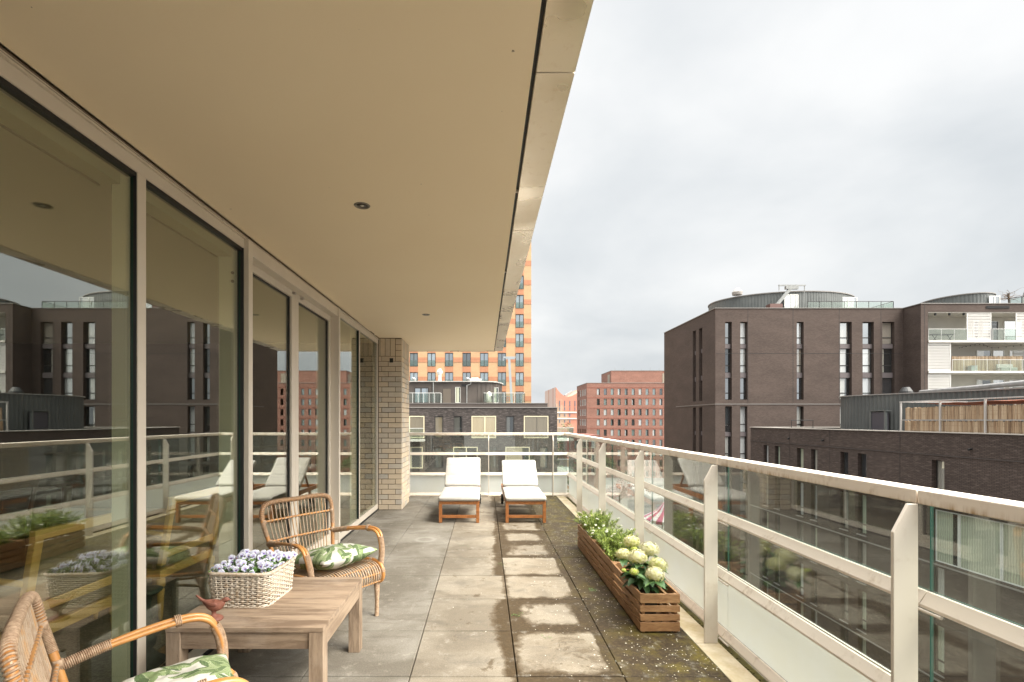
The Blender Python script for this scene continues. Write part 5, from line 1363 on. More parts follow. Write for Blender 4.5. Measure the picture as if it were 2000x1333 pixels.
# ---------------- coffee table
def greywood(ax):
    st = {'x': (1, 9, 9), 'y': (9, 1, 9), 'z': (9, 9, 1)}[ax]
    def fn(q, b):
        v = q.mapping(q.tc(), st); t = q.attr('tone')
        n = q.noise(v, 2.6, 8, .68, .35); n2 = q.noise(q.mapping(q.tc(), tuple(a*3 for a in st)), 6, 4, .7); n3 = q.noise(q.tc(), 4, 5, .65)
        c = q.mix(q.maprange(n, .40, .60), (.35, .262, .185), (.175, .122, .083))
        c = q.mix(q.maprange(t, 0, 1, 0, .25), c, (.45, .34, .24))
        c = q.mix(q.maprange(n3, .5, .75, 0, .55), c, (.40, .33, .26))
        c = q.mix(q.maprange(n2, .60, .74, 0, .75), c, (.13, .08, .045))
        q.set(b.inputs['Base Color'], c); q.set(b.inputs['Normal'], q.bump(n2, .35, .0015))
    return fn
WTOP = pmat('weathered_wood_top', greywood('x'), rough=.75, spec=.25); WY = pmat('weathered_wood_side', greywood('y'), rough=.75, spec=.25); WZ = pmat('weathered_wood_leg', greywood('z'), rough=.75, spec=.25)
TX0, TX1, TY0, TY1, TZ = -1.538, -.777, 2.352, 3.115, .45
t = thing('coffee_table', 'square weathered wooden coffee table', 'table', ((TX0+TX1)/2, (TY0+TY1)/2, 0))
g = MB(); nb = 6
for k in range(nb):
    a = TY0+(TY1-TY0)*k/nb; b_ = TY0+(TY1-TY0)*(k+1)/nb; g.box(TX0, TX1, a+.0004, b_-.0004, TZ-.024, TZ)
g.build('tabletop', WTOP, t, bevel=.0015)
g = MB(); g.box(TX0+.072, TX1-.072, TY0+.012, TY0+.034, TZ-.108, TZ-.0245); g.box(TX0+.072, TX1-.072, TY1-.034, TY1-.012, TZ-.108, TZ-.0245); build_each(g, 'apron', WTOP, t, bevel=.0015)
g = MB(); g.box(TX0+.012, TX0+.034, TY0+.072, TY1-.072, TZ-.108, TZ-.0245); g.box(TX1-.030, TX1-.004, TY0+.072, TY1-.072, TZ-.108, TZ-.0245); build_each(g, 'apron', WY, t, bevel=.0015)
for x in (TX0+.001, TX1-.071):
    for y in (TY0+.002, TY1-.072):
        g = MB(); g.box(x, x+.07, y, y+.07, 0, TZ-.0245); g.build('leg', WZ, t, bevel=.003)

# ---------------- wicker basket with pansies
WICK = pmat('whitewashed_wicker', lambda q, b: q.set(b.inputs['Base Color'], q.mix(q.maprange(q.noise(q.tc(), 38, 4, .65), .38, .62), q.ramp(q.attr('tone'), [(0, (.38, .26, .155)), (.3, (.54, .44, .32)), (.65, (.60, .53, .43)), (1, (.44, .31, .19))]), (.61, .54, .45))), rough=.7)
BX, BY, BZ = -1.305, 2.765, TZ
def rrect(hx, hy, r, n):
    """n points evenly along a rounded rectangle"""
    c = []
    for (sx, sy, a0) in ((1, 1, 0), (-1, 1, 90), (-1, -1, 180), (1, -1, 270)):
        for k in range(9):
            a = R(a0+90*k/8); c.append(Vector((sx*(hx-r)+r*math.cos(a), sy*(hy-r)+r*math.sin(a), 0)))
    c.append(c[0].copy()); L = sum((b-a).length for a, b in zip(c, c[1:])); out = []; step = L/n; acc = 0; i = 0; pos = 0
    seg = []
    for a, b in zip(c, c[1:]): seg.append((pos, a, b)); pos += (b-a).length
    for k in range(n):
        s = k*step
        for (p0, a, b) in seg:
            l = (b-a).length
            if p0 <= s <= p0+l+1e-9 and l > 0: out.append(a.lerp(b, (s-p0)/l)); break
    return out
bk = thing('wicker_basket', 'whitewashed rectangular wicker basket standing on the coffee table', 'basket', (BX, BY, BZ), R(-3))
NS = 44; per = NS*4
g = MB(); rows = 15; H = .168
for r_ in range(rows):
    f = (r_+.5)/rows; hx, hy = .158+.014*f, .166+.012*f
    base = rrect(hx, hy, .055, per); pts = []
    for k, p in enumerate(base):
        nrm = Vector((p.x, p.y, 0)).normalized(); ph = math.cos(math.pi*k/4*1.0+(math.pi if r_ % 2 else 0))
        pts.append(p+nrm*ph*.0042+Vector((0, 0, .008+f*H+mnoise.noise(Vector((p.x*11, p.y*11, r_*.7)))*.0018)))
    g.tube(pts, .0041, 6, 0, None, closed=True)
g.build('woven_body', WICK, bk, world=False, smooth=True)
g = MB()
b0 = rrect(.158, .166, .055, NS); b1 = rrect(.172, .178, .055, NS)
for a, b in zip(b0, b1):
    for o_ in (-.0032, .0032):
        tn = Vector((-a.y, a.x, 0)).normalized()*o_
        g.tube([tuple(a+tn+Vector((0, 0, .004))), tuple(b+tn+Vector((0, 0, H+.012)))], .003, 5)
g.build('stakes', WICK, bk, world=False, smooth=True)
g = MB()
for s_ in range(4):
    base = rrect(.172, .179, .055, 120); pts = []
    for k, p in enumerate(base):
        nrm = Vector((p.x, p.y, 0)).normalized(); a = 2*math.pi*k/120*18+s_*math.pi/2
        pts.append(p+nrm*math.cos(a)*.0075+Vector((0, 0, H+.014+math.sin(a)*.0055)))
    g.tube(pts, .0046, 6, closed=True)
for s_ in range(2):
    base = rrect(.158, .166, .055, 120); pts = []
    for k, p in enumerate(base):
        nrm = Vector((p.x, p.y, 0)).normalized(); a = 2*math.pi*k/120*20+s_*math.pi
        pts.append(p+nrm*math.cos(a)*.005+Vector((0, 0, .006+math.sin(a)*.003)))
    g.tube(pts, .0042, 6, closed=True)
g.build('braided_rim', WICK, bk, world=False, smooth=True)
g = MB(); g.prism([(p.x*.97, p.y*.97) for p in rrect(.155, .163, .05, 40)], 'z', .004, .010); g.prism([(p.x, p.y) for p in rrect(.150, .158, .05, 40)], 'z', .0101, .145); g.build('liner', pmat('dark_soil', base=(.03, .022, .015), rough=.95), bk, world=False)
# pansy flower
def petal_fn(stops):
    return lambda q, b: (q.set(b.inputs['Base Color'], q.ramp(q.attr('tone'), stops)),)
PET = pmat('pansy_petal', petal_fn([(0, (.20, .13, .50)), (.2, (.36, .33, .62)), (.42, (.52, .52, .68)), (.62, (.60, .61, .68)), (1, (.64, .65, .68))]), rough=.7, spec=.2)
EYE = pmat('pansy_eye', base=(.70, .40, .02), rough=.6); EYED = pmat('pansy_dark_eye', base=(.05, .02, .12), rough=.7)
GRN = pmat('plant_green', lambda q, b: q.set(b.inputs['Base Color'], q.ramp(q.attr('tone'), [(0, (.03, .075, .012)), (.5, (.07, .155, .025)), (1, (.16, .28, .05))])), rough=.55)
def pansy_mesh(seed, dark=False):
    g = MB(); rp = random.Random(seed)
    for (a, off, rad, lift) in ((125, .0075, .0105, -.0018), (55, .0075, .0105, -.0022), (180, .0072, .0100, 0), (0, .0072, .0100, .0004), (270, .0075, .0125, .0012)):
        ca, sa = math.cos(R(a)), math.sin(R(a)); cx, cz = off*ca, off*sa; n = 12; vs = [(0, -.0012+lift*.2, 0)]
        rings = ((.45, .0), (.75, -.0008), (1.0, .0012))
        for fr, cup in rings:
            for k in range(n):
                th = 2*math.pi*k/n; rr2 = rad*(1+.07*math.sin(3*th+a)+rp.uniform(-.04, .04))
                x = cx+math.cos(th)*rr2; z = cz+math.sin(th)*rr2
                vs.append((x*fr, -lift+cup+rp.uniform(-.0006, .0006), z*fr))
        fs, tt = [], []
        for k in range(n): fs.append((0, 1+k, 1+(k+1) % n)); tt.append(.05 if a in (180, 0, 270) else .35)
        for r2 in range(2):
            for k in range(n):
                fs.append((1+r2*n+k, 1+(r2+1)*n+k, 1+(r2+1)*n+(k+1) % n, 1+r2*n+(k+1) % n)); tt.append((.35, .75)[r2]+rp.uniform(-.08, .12))
        g.add(vs, fs, 0, tt)
    g.obox((0, -.0035, -.0012), (.0026, .002, .0032), None, 1, 1)
    for a in (200, 235, 270, 305, 340): g.obox((math.cos(R(a))*.0045, -.0030, math.sin(R(a))*.0045), (.0009, .0008, .0036), Matrix.Rotation(R(-(a-90)), 3, 'Y'), 2, 1)
    return g
ps = thing('pansy_plant', 'dense pale lilac pansies filling the wicker basket', 'flowers', (BX, BY, BZ+.146), R(-3))
rp = random.Random(21)
protos = []
for s_ in range(3):
    o = pansy_mesh(s_).build('flower', [PET, EYE, EYED], ps, world=False, smooth=False); protos.append(o)
spots = []
tries = 0
while len(spots) < 66 and tries < 5000:
    tries += 1
    x, y = rp.uniform(-.168, .165), rp.uniform(-.165, .175)
    if all((x-a)**2+(y-b)**2 > .0275**2 for a, b, c in spots):
        dome = 1-max(abs(x)/.19, abs(y)/.2)**2.5
        spots.append((x, y, .022+.045*dome+rp.uniform(-.010, .014)+(.012 if y > .02 else 0)))
st = MB()
for i, (x, y, z) in enumerate(spots):
    o = protos[i % 3] if i < 3 else protos[i % 3].copy()
    if i >= 3: COL.objects.link(o); o.parent = ps; o.name = 'flower'
    s = rp.uniform(.92, 1.18); o.scale = (s, s, s); o.location = (x, y, z)
    o.rotation_euler = (rp.uniform(-.75, -.15)+(.35 if y < -.1 else 0), rp.uniform(-.4, .4), rp.uniform(.0, .9)+(-.3 if x < -.1 else .1))
    st.tube([(x*.85, y*.85, -.01), (x*.95, y*.97, z*.5), (x, y+.003, z-.002)], .0009, 4, 0, .5)
st.build('stems', GRN, ps, world=False)
g = MB()
for k in range(1500):
    x, y = rp.uniform(-.165, .165), rp.uniform(-.17, .17); dome = 1-max(abs(x)/.19, abs(y)/.2)**2.5
    z = rp.uniform(-.005, .036+.042*dome); s = rp.uniform(.006, .013); a = rp.random()*6.28
    M = Matrix.Rotation(a, 3, 'Z')@Matrix.Rotation(rp.uniform(-.9, .9), 3, 'X')@Matrix.Rotation(rp.uniform(-.6, .6), 3, 'Y')
    c = Vector((x, y, z)); vs = [c+M@Vector(v) for v in ((-s, 0, 0), (-s*.3, -s*.5, .002), (s*.5, -s*.42, .002), (s, 0, 0), (s*.5, s*.42, .002), (-s*.3, s*.5, .002))]
    g.add(vs, [(0, 1, 2, 3), (0, 3, 4, 5)], 0, rp.random())
g.build('leaves', GRN, ps, world=False)

# ---------------- terracotta bird
def lerp3(): pass
TERR = pmat('rusty_terracotta', lambda q, b: (q.set(b.inputs['Base Color'], q.mix(q.maprange(q.noise(q.tc(), 40, 5, .65), .4, .7), (.25, .095, .06), (.17, .062, .043))), q.set(b.inputs['Normal'], q.bump(q.noise(q.tc(), 260, 3), .4, .001))), rough=.65)
bd = thing('bird_figurine', 'small rust red bird figurine on a round foot, on the coffee table', 'figurine', (-1.355, 2.447, TZ), R(8))
g = MB(); sp_ = spline([(-.083, 0, .1265), (-.070, 0, .115), (-.050, 0, .098), (-.028, 0, .083), (-.005, 0, .072), (.018, 0, .072), (.037, 0, .083), (.046, 0, .094), (.056, 0, .0985), (.066, 0, .098), (.0725, 0, .0965)], 5)
rad = spline([(.0035, 0, 0), (.0055, 0, 0), (.0075, 0, 0), (.0155, 0, 0), (.0235, 0, 0), (.0245, 0, 0), (.0165, 0, 0), (.0115, 0, 0), (.0122, 0, 0), (.0095, 0, 0), (.004, 0, 0)], 5)
g.tube(sp_, [r_.x*(1.13 if 8 < i_ < 34 else 1) for i_, r_ in enumerate(rad)], 16, flat=.88); g.build('body', TERR, bd, world=False, smooth=True)
g = MB(); g.tube([(.069, 0, .0975), (.075, 0, .0955), (.082, 0, .0925)], [.005, .0035, .0008], 8); o = g.build('beak', TERR, bd, world=False, smooth=True)
for sy in (-1, 1):
    g = MB(); g.tube(spline([(.022, sy*.021, .083), (.0, sy*.0245, .083), (-.025, sy*.0185, .089), (-.046, sy*.009, .097)], 5), [.004, .0085, .0105, .011, .011, .0105, .0102, .010, .0095, .009, .008, .007, .006, .0045, .003, .002], 8, flat=.4); g.build('wing', TERR, bd, world=False, smooth=True)
    g = MB(); g.lathe([(.0008, -.0008), (.0018, 0), (.0008, .0008)], (.059, sy*.0108, .101), 8); g.build('eye', GASKET, bd, world=False)
g = MB(); g.lathe([(.0405, 0), (.043, .004), (.041, .010), (.030, .018), (.016, .024), (.0095, .030), (.010, .040), (.016, .052)], (0, 0, 0), 72, flute=24, fl_amp=.022); g.build('foot', TERR, bd, world=False, smooth=True)

# ---------------- rattan armchairs
CANE = pmat('honey_cane', lambda q, b: q.set(b.inputs['Base Color'], q.mix(q.maprange(q.noise(q.tc(), 9, 5, .6), .38, .68), (.55, .265, .080), (.42, .18, .052))), rough=.28, spec=.6)
WRAP = pmat('rattan_binding', lambda q, b: q.set(b.inputs['Base Color'], q.mix(q.maprange(q.noise(q.tc(), 70, 4, .6), .35, .65), (.50, .355, .235), (.30, .19, .115))), rough=.6)
CORE = pmat('rattan_core', lambda q, b: q.set(b.inputs['Base Color'], q.mix(q.maprange(q.noise(q.tc(), 30, 4, .6), .35, .65), q.ramp(q.attr('tone'), [(0, (.32, .21, .13)), (.6, (.44, .31, .20)), (1, (.52, .27, .09))]), (.46, .35, .25))), rough=.5)
def wrapped(g, pts, r, pitch=.0058, m=0, cw=None):
    """one cane strip wound helically round a pole"""
    cw = cw or pitch*.46; K = 12; P = resample(pts, pitch/K); prev = None; H = []
    for i, p in enumerate(P):
        dd = (P[min(i+1, len(P)-1)]-P[max(i-1, 0)]).normalized()
        if prev is None: u = dd.orthogonal().normalized()
        else: u = (prev-dd*prev.dot(dd)).normalized()
        prev = u; v = dd.cross(u); a = 2*math.pi*i/K
        H.append(p+(u*math.cos(a)+v*math.sin(a))*r)
    g.tube(H, cw, 5, m, .5, caps=True)
def sub(pts, a, b):
    P = resample(pts, .006); n = len(P); return P[int(a*(n-1)):int(b*(n-1))+1]
def make_armchair(x, y, rz, lab):
    t = thing('rattan_armchair', lab, 'armchair', (x, y, 0), rz, 'rattan armchairs around the coffee table')
    # back arch
    arch = spline([(-.205, -.225, .30), (-.225, -.245, .42), (-.265, -.275, .58), (-.305, -.298, .72), (-.322, -.290, .80), (-.332, -.245, .838), (-.338, -.12, .846), (-.340, 0, .842), (-.338, .12, .846), (-.332, .245, .838), (-.322, .290, .80), (-.305, .298, .72), (-.265, .275, .58), (-.225, .245, .42), (-.205, .225, .30)], 8)
    g = MB(); g.tube(resample(arch, .012), .0145, 12); g.build('back_frame', CANE, t, world=False, smooth=True)
    g = MB()
    for a, b in ((.27, .73),): g = MB(); wrapped(g, sub(arch, a, b), .0155, .0125, cw=.0042); g.build('back_binding', WRAP, t, world=False, smooth=True)
    for a, b in ((.195, .262), (.738, .805), (.03, .08), (.92, .97)): g = MB(); wrapped(g, sub(arch, a, b), .0155); g.build('back_binding', WRAP, t, world=False, smooth=True)
    # spindles
    g = MB(); N = 17
    for k in range(N):
        f = (k+.5)/N*2-1
        top = (-.333, f*.262, .836-.012*abs(f)**4*2); bot = (-.205, f*.185, .335)
        mid = (-.288, f*.245, .62)
        g.tube(spline([top, mid, bot], 6), .0040, 6, 0, rnd.random())
    g.build('back_spindles', CORE, t, world=False, smooth=True)
    g = MB()
    for z, xx, hwid in ((.715, -.302, .292), (.575, -.258, .268)):
        ln = [Vector((xx-.004, -hwid, z)), Vector((xx-.004, 0, z+.003)), Vector((xx-.004, hwid, z))]
        g.tube(spline(ln, 8), .0075, 8, 0)
        for k in range(N):
            f = (k+.5)/N*2-1; yy_ = f*(.252 if z > .7 else .232)
            g.tube([(xx-.004, yy_-.0045, z), (xx-.004, yy_+.0045, z)], .0100, 8, 1)
        for sy in (-1, 1):
            yy_ = sy*(hwid-.002); g.tube([(xx-.002, yy_-.012*sy, z-.012), (xx-.002, yy_, z), (xx-.002, yy_, z+.014)], .0175, 10, 1)
    g.build('cross_bar', [CANE, WRAP], t, world=False, smooth=True)
    # arms
    for sy in (-1, 1):
        path = spline([(-.262, sy*.275, .560), (-.12, sy*.302, .588), (.05, sy*.318, .612), (.16, sy*.322, .618), (.225, sy*.320, .595), (.262, sy*.314, .530), (.275, sy*.306, .455), (.272, sy*.298, .385), (.262, sy*.290, .30)], 8)
        g = MB()
        for off in (-.0115, .0115):
            P = []
            for i, p in enumerate(path):
                d = (path[min(i+1, len(path)-1)]-path[max(i-1, 0)]).normalized()
                s_ = Vector((0, 1, 0)); f = min(1, i/12)*(1 if i < 44 else max(.55, 1-(i-44)*.04)); P.append(p+s_*off*f*1.05+Vector((0, 0, (.004 if off*sy > 0 else -.003)*f)))
            g.tube(P, .0112, 10)
        g.build('armrest', CANE, t, world=False, smooth=True)
        for a, b, rr3 in ((.0, .20, .0185), (.66, .93, .0200), (.46, .49, .0225)): g = MB(); wrapped(g, sub(path, a, b), rr3, .0062); g.build('arm_binding', WRAP, t, world=False, smooth=True)
        # side seat rail doubled, rolling over the front
        rail = spline([(-.215, sy*.235, .355), (-.05, sy*.262, .372), (.12, sy*.278, .392), (.235, sy*.284, .394), (.295, sy*.284, .365), (.318, sy*.282, .31), (.300, sy*.280, .262), (.25, sy*.275, .245)], 8)
        g = MB(); g.tube(rail, .0145, 12); g.tube([p+Vector((-.004, -sy*.004, -.028)) for p in rail[:30]], .010, 8); g.build('side_rail', CANE, t, world=False, smooth=True)
        for a, b in ((.58, .62), (.78, .82)): g = MB(); wrapped(g, sub(rail, a, b), .0165); g.build('rail_binding', WRAP, t, world=False, smooth=True)
        # legs
        for (ax_, bx_) in ((.262, .272), (-.20, -.235)):
            lp = spline([(ax_-.03 if ax_ > 0 else ax_, sy*.270, .335), (ax_, sy*.268, .24), (bx_, sy*.262, .10), (bx_, sy*.258, .0)], 8)
            g = MB(); P = resample(lp, .0018); n_ = len(P)
            g.tube(P, [(.026-.012*min(1, i/n_*1.5))+(0, .0017, .0014)[i % 3] for i in range(n_)], 10); g.build('leg', WRAP, t, world=False, smooth=True)
        g = MB(); g.tube(spline([(-.19, sy*.26, .27), (0, sy*.27, .31), (.23, sy*.27, .262)], 8), .010, 8); g.build('side_brace', WRAP, t, world=False, smooth=True)
    # seat canes running front to back, rolling over the front
    g = MB(); M = 25
    for k in range(M):
        f = (k+.5)/M*2-1
        P = spline([(-.205, f*.195, .352), (-.05, f*.235, .366), (.12, f*.262, .388), (.235, f*.268, .394), (.295, f*.268, .365), (.318, f*.268, .31), (.300, f*.268, .262), (.25, f*.262, .245)], 6)
        g.tube(P, .0048, 6, 0, rnd.random())
    g.build('seat_canes', CORE, t, world=False, smooth=True)
    g = MB()
    for (xx, z, hh) in ((-.10, .353, .235), (.04, .369, .255), (.18, .386, .27), (.272, .374, .275), (.309, .325, .275), (.303, .262, .272)):
        g.tube([(xx, -hh, z), (xx, hh, z)], .0058, 7, 0)
        for k in range(M):
            f = (k+.5)/M*2-1; yy_ = f*hh*.965; g.tube([(xx, yy_-.004, z+.003), (xx, yy_+.004, z+.003)], .0078, 6, 1)
    g.build('seat_cross_canes', [CANE, WRAP], t, world=False, smooth=True)
    return t
rnd = random.Random(4)
make_armchair(-1.172, 3.572, math.atan2(-.58, .81), 'rattan armchair behind the coffee table, facing the railing')
ch = copy_tree([o for o in COL.objects if o.name == 'rattan_armchair'][0])
ch.location = (-1.161, 1.703, 0); ch.rotation_euler = (0, 0, R(38)); ch['label'] = 'rattan armchair cropped by the lower left corner of the picture, nearest the camera'

# ---------------- leaf print cushions
def leaf_cushion(x, y, z, rz, tilt, lab, seed, hw=.225, th=.075, px_=0):
    rl_ = random.Random(seed); n = 150
    leaves = []
    for k in range(64):
        leaves.append((rl_.uniform(-1.05, 1.05), rl_.uniform(-1.05, 1.05), rl_.random()*6.28, rl_.uniform(.20, .34), rl_.uniform(.30, .44), rl_.random()))
    def colr(u, v):
        out = .0
        for (cx, cy, a, L, W, tt) in leaves:
            dx, dy = u-cx, v-cy
            if dx*dx+dy*dy > L*L: continue
            s = (dx*math.cos(a)+dy*math.sin(a))/L; w_ = (-dx*math.sin(a)+dy*math.cos(a))/L
            w_ += .12*s*s
            if abs(s) < 1:
                hwid = W*(1-s*s)**.8*(1-.35*s)
                if abs(w_) < hwid:
                    if abs(w_) < .022: out = .55
                    else:
                        vein = abs(((s*6+abs(w_)*7) % 1)-.5) < .11
                        out = (.70 if w_ > 0 else .86)+(tt-.5)*.18-(.12 if vein else 0)
        return out
    t = tag(bpy.data.objects.new('tmp', None)) if False else None
    g = MB(); idx = {}
    def P(u, v, side):
        e = (1-abs(u)**2.6)*(1-abs(v)**2.6); e = max(0, e)**.5
        ear = 1-.075*(1-abs(u*v)**.8)*(max(abs(u), abs(v))**4)
        zz = side*th*e+mnoise.noise(Vector((u*2.4, v*2.4, seed)))*.012*e+mnoise.noise(Vector((u*6, v*6, seed+3)))*.005*e
        return (u*hw*ear, v*hw*ear, zz)
    for side in (1, -1):
        vs = [P(-1+2*i/n, -1+2*j/n, side) for i in range(n+1) for j in range(n+1)]
        fs, tt = [], []
        for i in range(n):
            for j in range(n):
                f = (i*(n+1)+j, (i+1)*(n+1)+j, (i+1)*(n+1)+j+1, i*(n+1)+j+1)
                fs.append(f if side > 0 else f[::-1]); tt.append(colr(-1+2*(i+.5)/n, -1+2*(j+.5)/n) if side > 0 else colr((-1+2*(j+.5)/n), (-1+2*(i+.5)/n)))
        g.add(vs, fs, 0, tt)
    def lf(q, b):
        q.set(b.inputs['Base Color'], q.ramp(q.attr('tone'), [(0, (.54, .53, .47)), (.3, (.54, .53, .47)), (.48, (.50, .54, .38)), (.60, (.27, .335, .165)), (.72, (.21, .275, .125)), (.84, (.115, .165, .075)), (1, (.06, .095, .045))]))
        q.set(b.inputs['Normal'], q.bump(q.noise(q.tc(), 320, 2), .15, .001))
    o = g.build('cushion', pmat('leaf_print_fabric', lf, rough=.9, spec=.2), smooth=True)
    o.location = (x, y, z); o.rotation_euler = (tilt, px_, rz)
    return tag(o, lab, 'cushion', 'leaf print cushions on the rattan armchairs')
leaf_cushion(-1.105, 3.535, .462, math.atan2(-.58, .81), R(0), 'leaf print cushion on the armchair behind the table', 3, hw=.235, px_=R(-9))
leaf_cushion(-1.12, 1.735, .455, R(38), R(0), 'leaf print cushion on the armchair in the lower left corner', 8, hw=.222, px_=R(-4))

# ---------------- wooden planter crates
PLW = pmat('planter_acacia', lambda q, b: (q.set(b.inputs['Base Color'], q.mix(q.maprange(q.noise(q.mapping(q.tc(), (3, 3, 12)), 4, 7, .65, .5), .35, .68), q.ramp(q.attr('tone'), [(0, (.36, .195, .088)), (1, (.47, .27, .13))]), (.22, .105, .045))), q.set(b.inputs['Normal'], q.bump(q.noise(q.mapping(q.tc(), (4, 4, 16)), 12, 4), .25, .001)),
    ), rough=.5)
def crate(y0, y1, lab):
    x0, x1 = 1.058, 1.328; t = thing('planter_crate', lab, 'planter', ((x0+x1)/2, (y0+y1)/2, 0), 0, 'slatted wooden planters along the railing')
    hs = [(.012, .072), (.084, .126), (.144, .186), (.204, .266)]
    for nm, par in (('long_side', 0), ('long_side', 1), ('end_panel', 0), ('end_panel', 1)):
        g = MB()
        for a, b in hs:
            if nm == 'long_side':
                x = x0 if par == 0 else x1-.014; g.box(x, x+.014, y0+.0145, y1-.0145, a, b)
            else:
                y = y0 if par == 0 else y1-.014; g.box(x0, x1, y, y+.014, a, b)
        g.build(nm, PLW, t, bevel=.0018)
    g = MB()
    for x in (x0+.0142, x1-.036):
        for y in (y0+.0142, y1-.036, (y0+y1)/2): g.box(x, x+.0215, y, y+.0215, .0, .262)
    g.build('corner_batten', PLW, t)
    g = MB()
    for k in range(4): g.box(x0+.016+k*.062, x0+.016+k*.062+.05, y0+.015, y1-.015, .010, .022)
    g.build('floor_slats', PLW, t); 
    g = MB(); g.box(x1-.095, x1-.082, y0+.016, y1-.016, .222, .262); g.build('inner_rail', PLW, t, bevel=.001)
    return t
crate(3.322, 4.065, 'nearest slatted wooden planter, its front part empty')
crate(4.072, 4.815, 'middle slatted wooden planter full of green daisies')
crate(4.822, 5.565, 'farthest slatted wooden planter with white daisies')

# pots inside (black nursery pots)
POT = pmat('black_pot', base=(.02, .018, .016), rough=.6)
def pot(x, y, lab, rad=.105, h=.22):
    g = MB(); g.lathe([(rad*.78, 0), (rad, h), (rad*1.06, h), (rad*1.06, h+.012), (rad*.95, h+.012), (rad*.94, h-.015), (.01, h-.02)], (x, y, .024), 24)
    return tag(g.build('plant_pot', POT, at=(x, y, .024), smooth=False), lab, 'pot', 'black pots inside the wooden planters')
pot(1.175, 3.60, 'black pot holding the hydrangea in the nearest planter')

# daisies
PETW = pmat('daisy_petal', base=(.68, .67, .63), rough=.7); DEYE = pmat('daisy_eye', base=(.60, .42, .05), rough=.7)
DGRN = pmat('daisy_green', lambda q, b: q.set(b.inputs['Base Color'], q.ramp(q.attr('tone'), [(0, (.05, .08, .01)), (.5, (.17, .24, .022)), (1, (.36, .42, .06))])), rough=.6)
def daisy_mesh(rad=.013):
    g = MB(); n = 11
    for k in range(n):
        a = 2*math.pi*k/n; d = Vector((math.cos(a), math.sin(a), 0)); s = Vector((-d.y, d.x, 0))*rad*.20
        g.add([d*rad*.25-s*.6, d*rad*.8-s+Vector((0, 0, .001)), d*rad+Vector((0, 0, -.001)), d*rad*.8+s+Vector((0, 0, .001)), d*rad*.25+s*.6], [(0, 1, 2, 3, 4)], 0, .5)
    g.lathe([(rad*.30, -.0005), (rad*.28, .002), (rad*.12, .0035)], (0, 0, 0), 8, 1)
    return g
def daisy_bush(y0, y1, lab, seed, nfl, height, bloom_r):
    rd = random.Random(seed); cx, cy = 1.193, (y0+y1)/2
    t = thing('daisy_bush', lab, 'plant', (cx, cy, .20), group='daisies in the wooden planters')
    g = MB(); L = (y1-y0)/2-.03
    tips = []
    for k in range(230):
        x0, yy0 = rd.gauss(0, .05), rd.uniform(-L, L); f = 1-(abs(yy0)/L)**3*.45
        e = Vector((x0*2.3+rd.gauss(0, .025), yy0*1.04+rd.gauss(0, .03), height*f*rd.uniform(.60, 1.05)))
        e.x = max(-.17, min(.18, e.x)); b0 = Vector((x0*.8, yy0*.95, 0)); m_ = b0.lerp(e, .55)+Vector((0, 0, .03))
        pts = spline([b0, m_, e], 5); g.tube(pts, .0011, 3, 0, rd.random(), caps=False); tips.append((e, (e-m_).normalized()))
        for j in range(2, len(pts)):
            for q_ in range(4):
                p = pts[j]; a = rd.random()*6.28; d = Vector((math.cos(a), math.sin(a), rd.uniform(.2, 1.1))).normalized(); l_ = rd.uniform(.018, .042); s_ = d.cross(Vector((0, 0, 1))).normalized()*.0017
                g.add([p-s_, p+d*l_*.5-s_*1.3, p+d*l_, p+d*l_*.5+s_*1.3, p+s_], [(0, 1, 2, 3, 4)], 0, rd.random())
                if rd.random() < .5:
                    d2 = (d+Vector((rd.uniform(-.8, .8), rd.uniform(-.8, .8), .1))).normalized(); p2 = p+d*l_*.4; s2 = s_*.8
                    g.add([p2-s2, p2+d2*l_*.5, p2+s2], [(0, 1, 2)], 0, rd.random())
    g.build('foliage', DGRN, t, world=False)
    pr = daisy_mesh().build('flower', [PETW, DEYE], t, world=False); first = True
    for i in range(nfl):
        e, d = tips[i]; o = pr if first else pr.copy()
        if not first: COL.objects.link(o); o.name = 'flower'; o.parent = t
        first = False
        o.location = e+Vector((0, 0, rd.uniform(.0, .02))); s = rd.uniform(.6, 1.1)*bloom_r; o.scale = (s, s, s); o.rotation_euler = (rd.uniform(-.7, .7), rd.uniform(-.7, .7), rd.random()*6)
    g = MB(); g.tube([(0, 0, -.015), (0, 0, 0)], .0007, 3, 1, .3); g.lathe([(.001, -.002), (.0034, 0), (.0015, .003)], (0, 0, 0), 6, 0)
    pr = g.build('bud', [pmat('bud', base=(.42, .36, .20), rough=.7), DGRN], t, world=False)
    for i, (e, d) in enumerate(tips[nfl:nfl+80]):
        o = pr if i == 0 else pr.copy()
        if i: COL.objects.link(o); o.name = 'bud'; o.parent = t
        o.location = e+d*.015; o.rotation_euler = (rd.uniform(-.4, .4), rd.uniform(-.4, .4), 0)
    return t
daisy_bush(4.822, 5.55, 'white daisy bush with many blooms in the farthest planter', 31, 48, .26, 1.3)
daisy_bush(4.08, 4.80, 'feathery green daisy bush with few blooms in the middle planter', 33, 24, .235, 1.1)

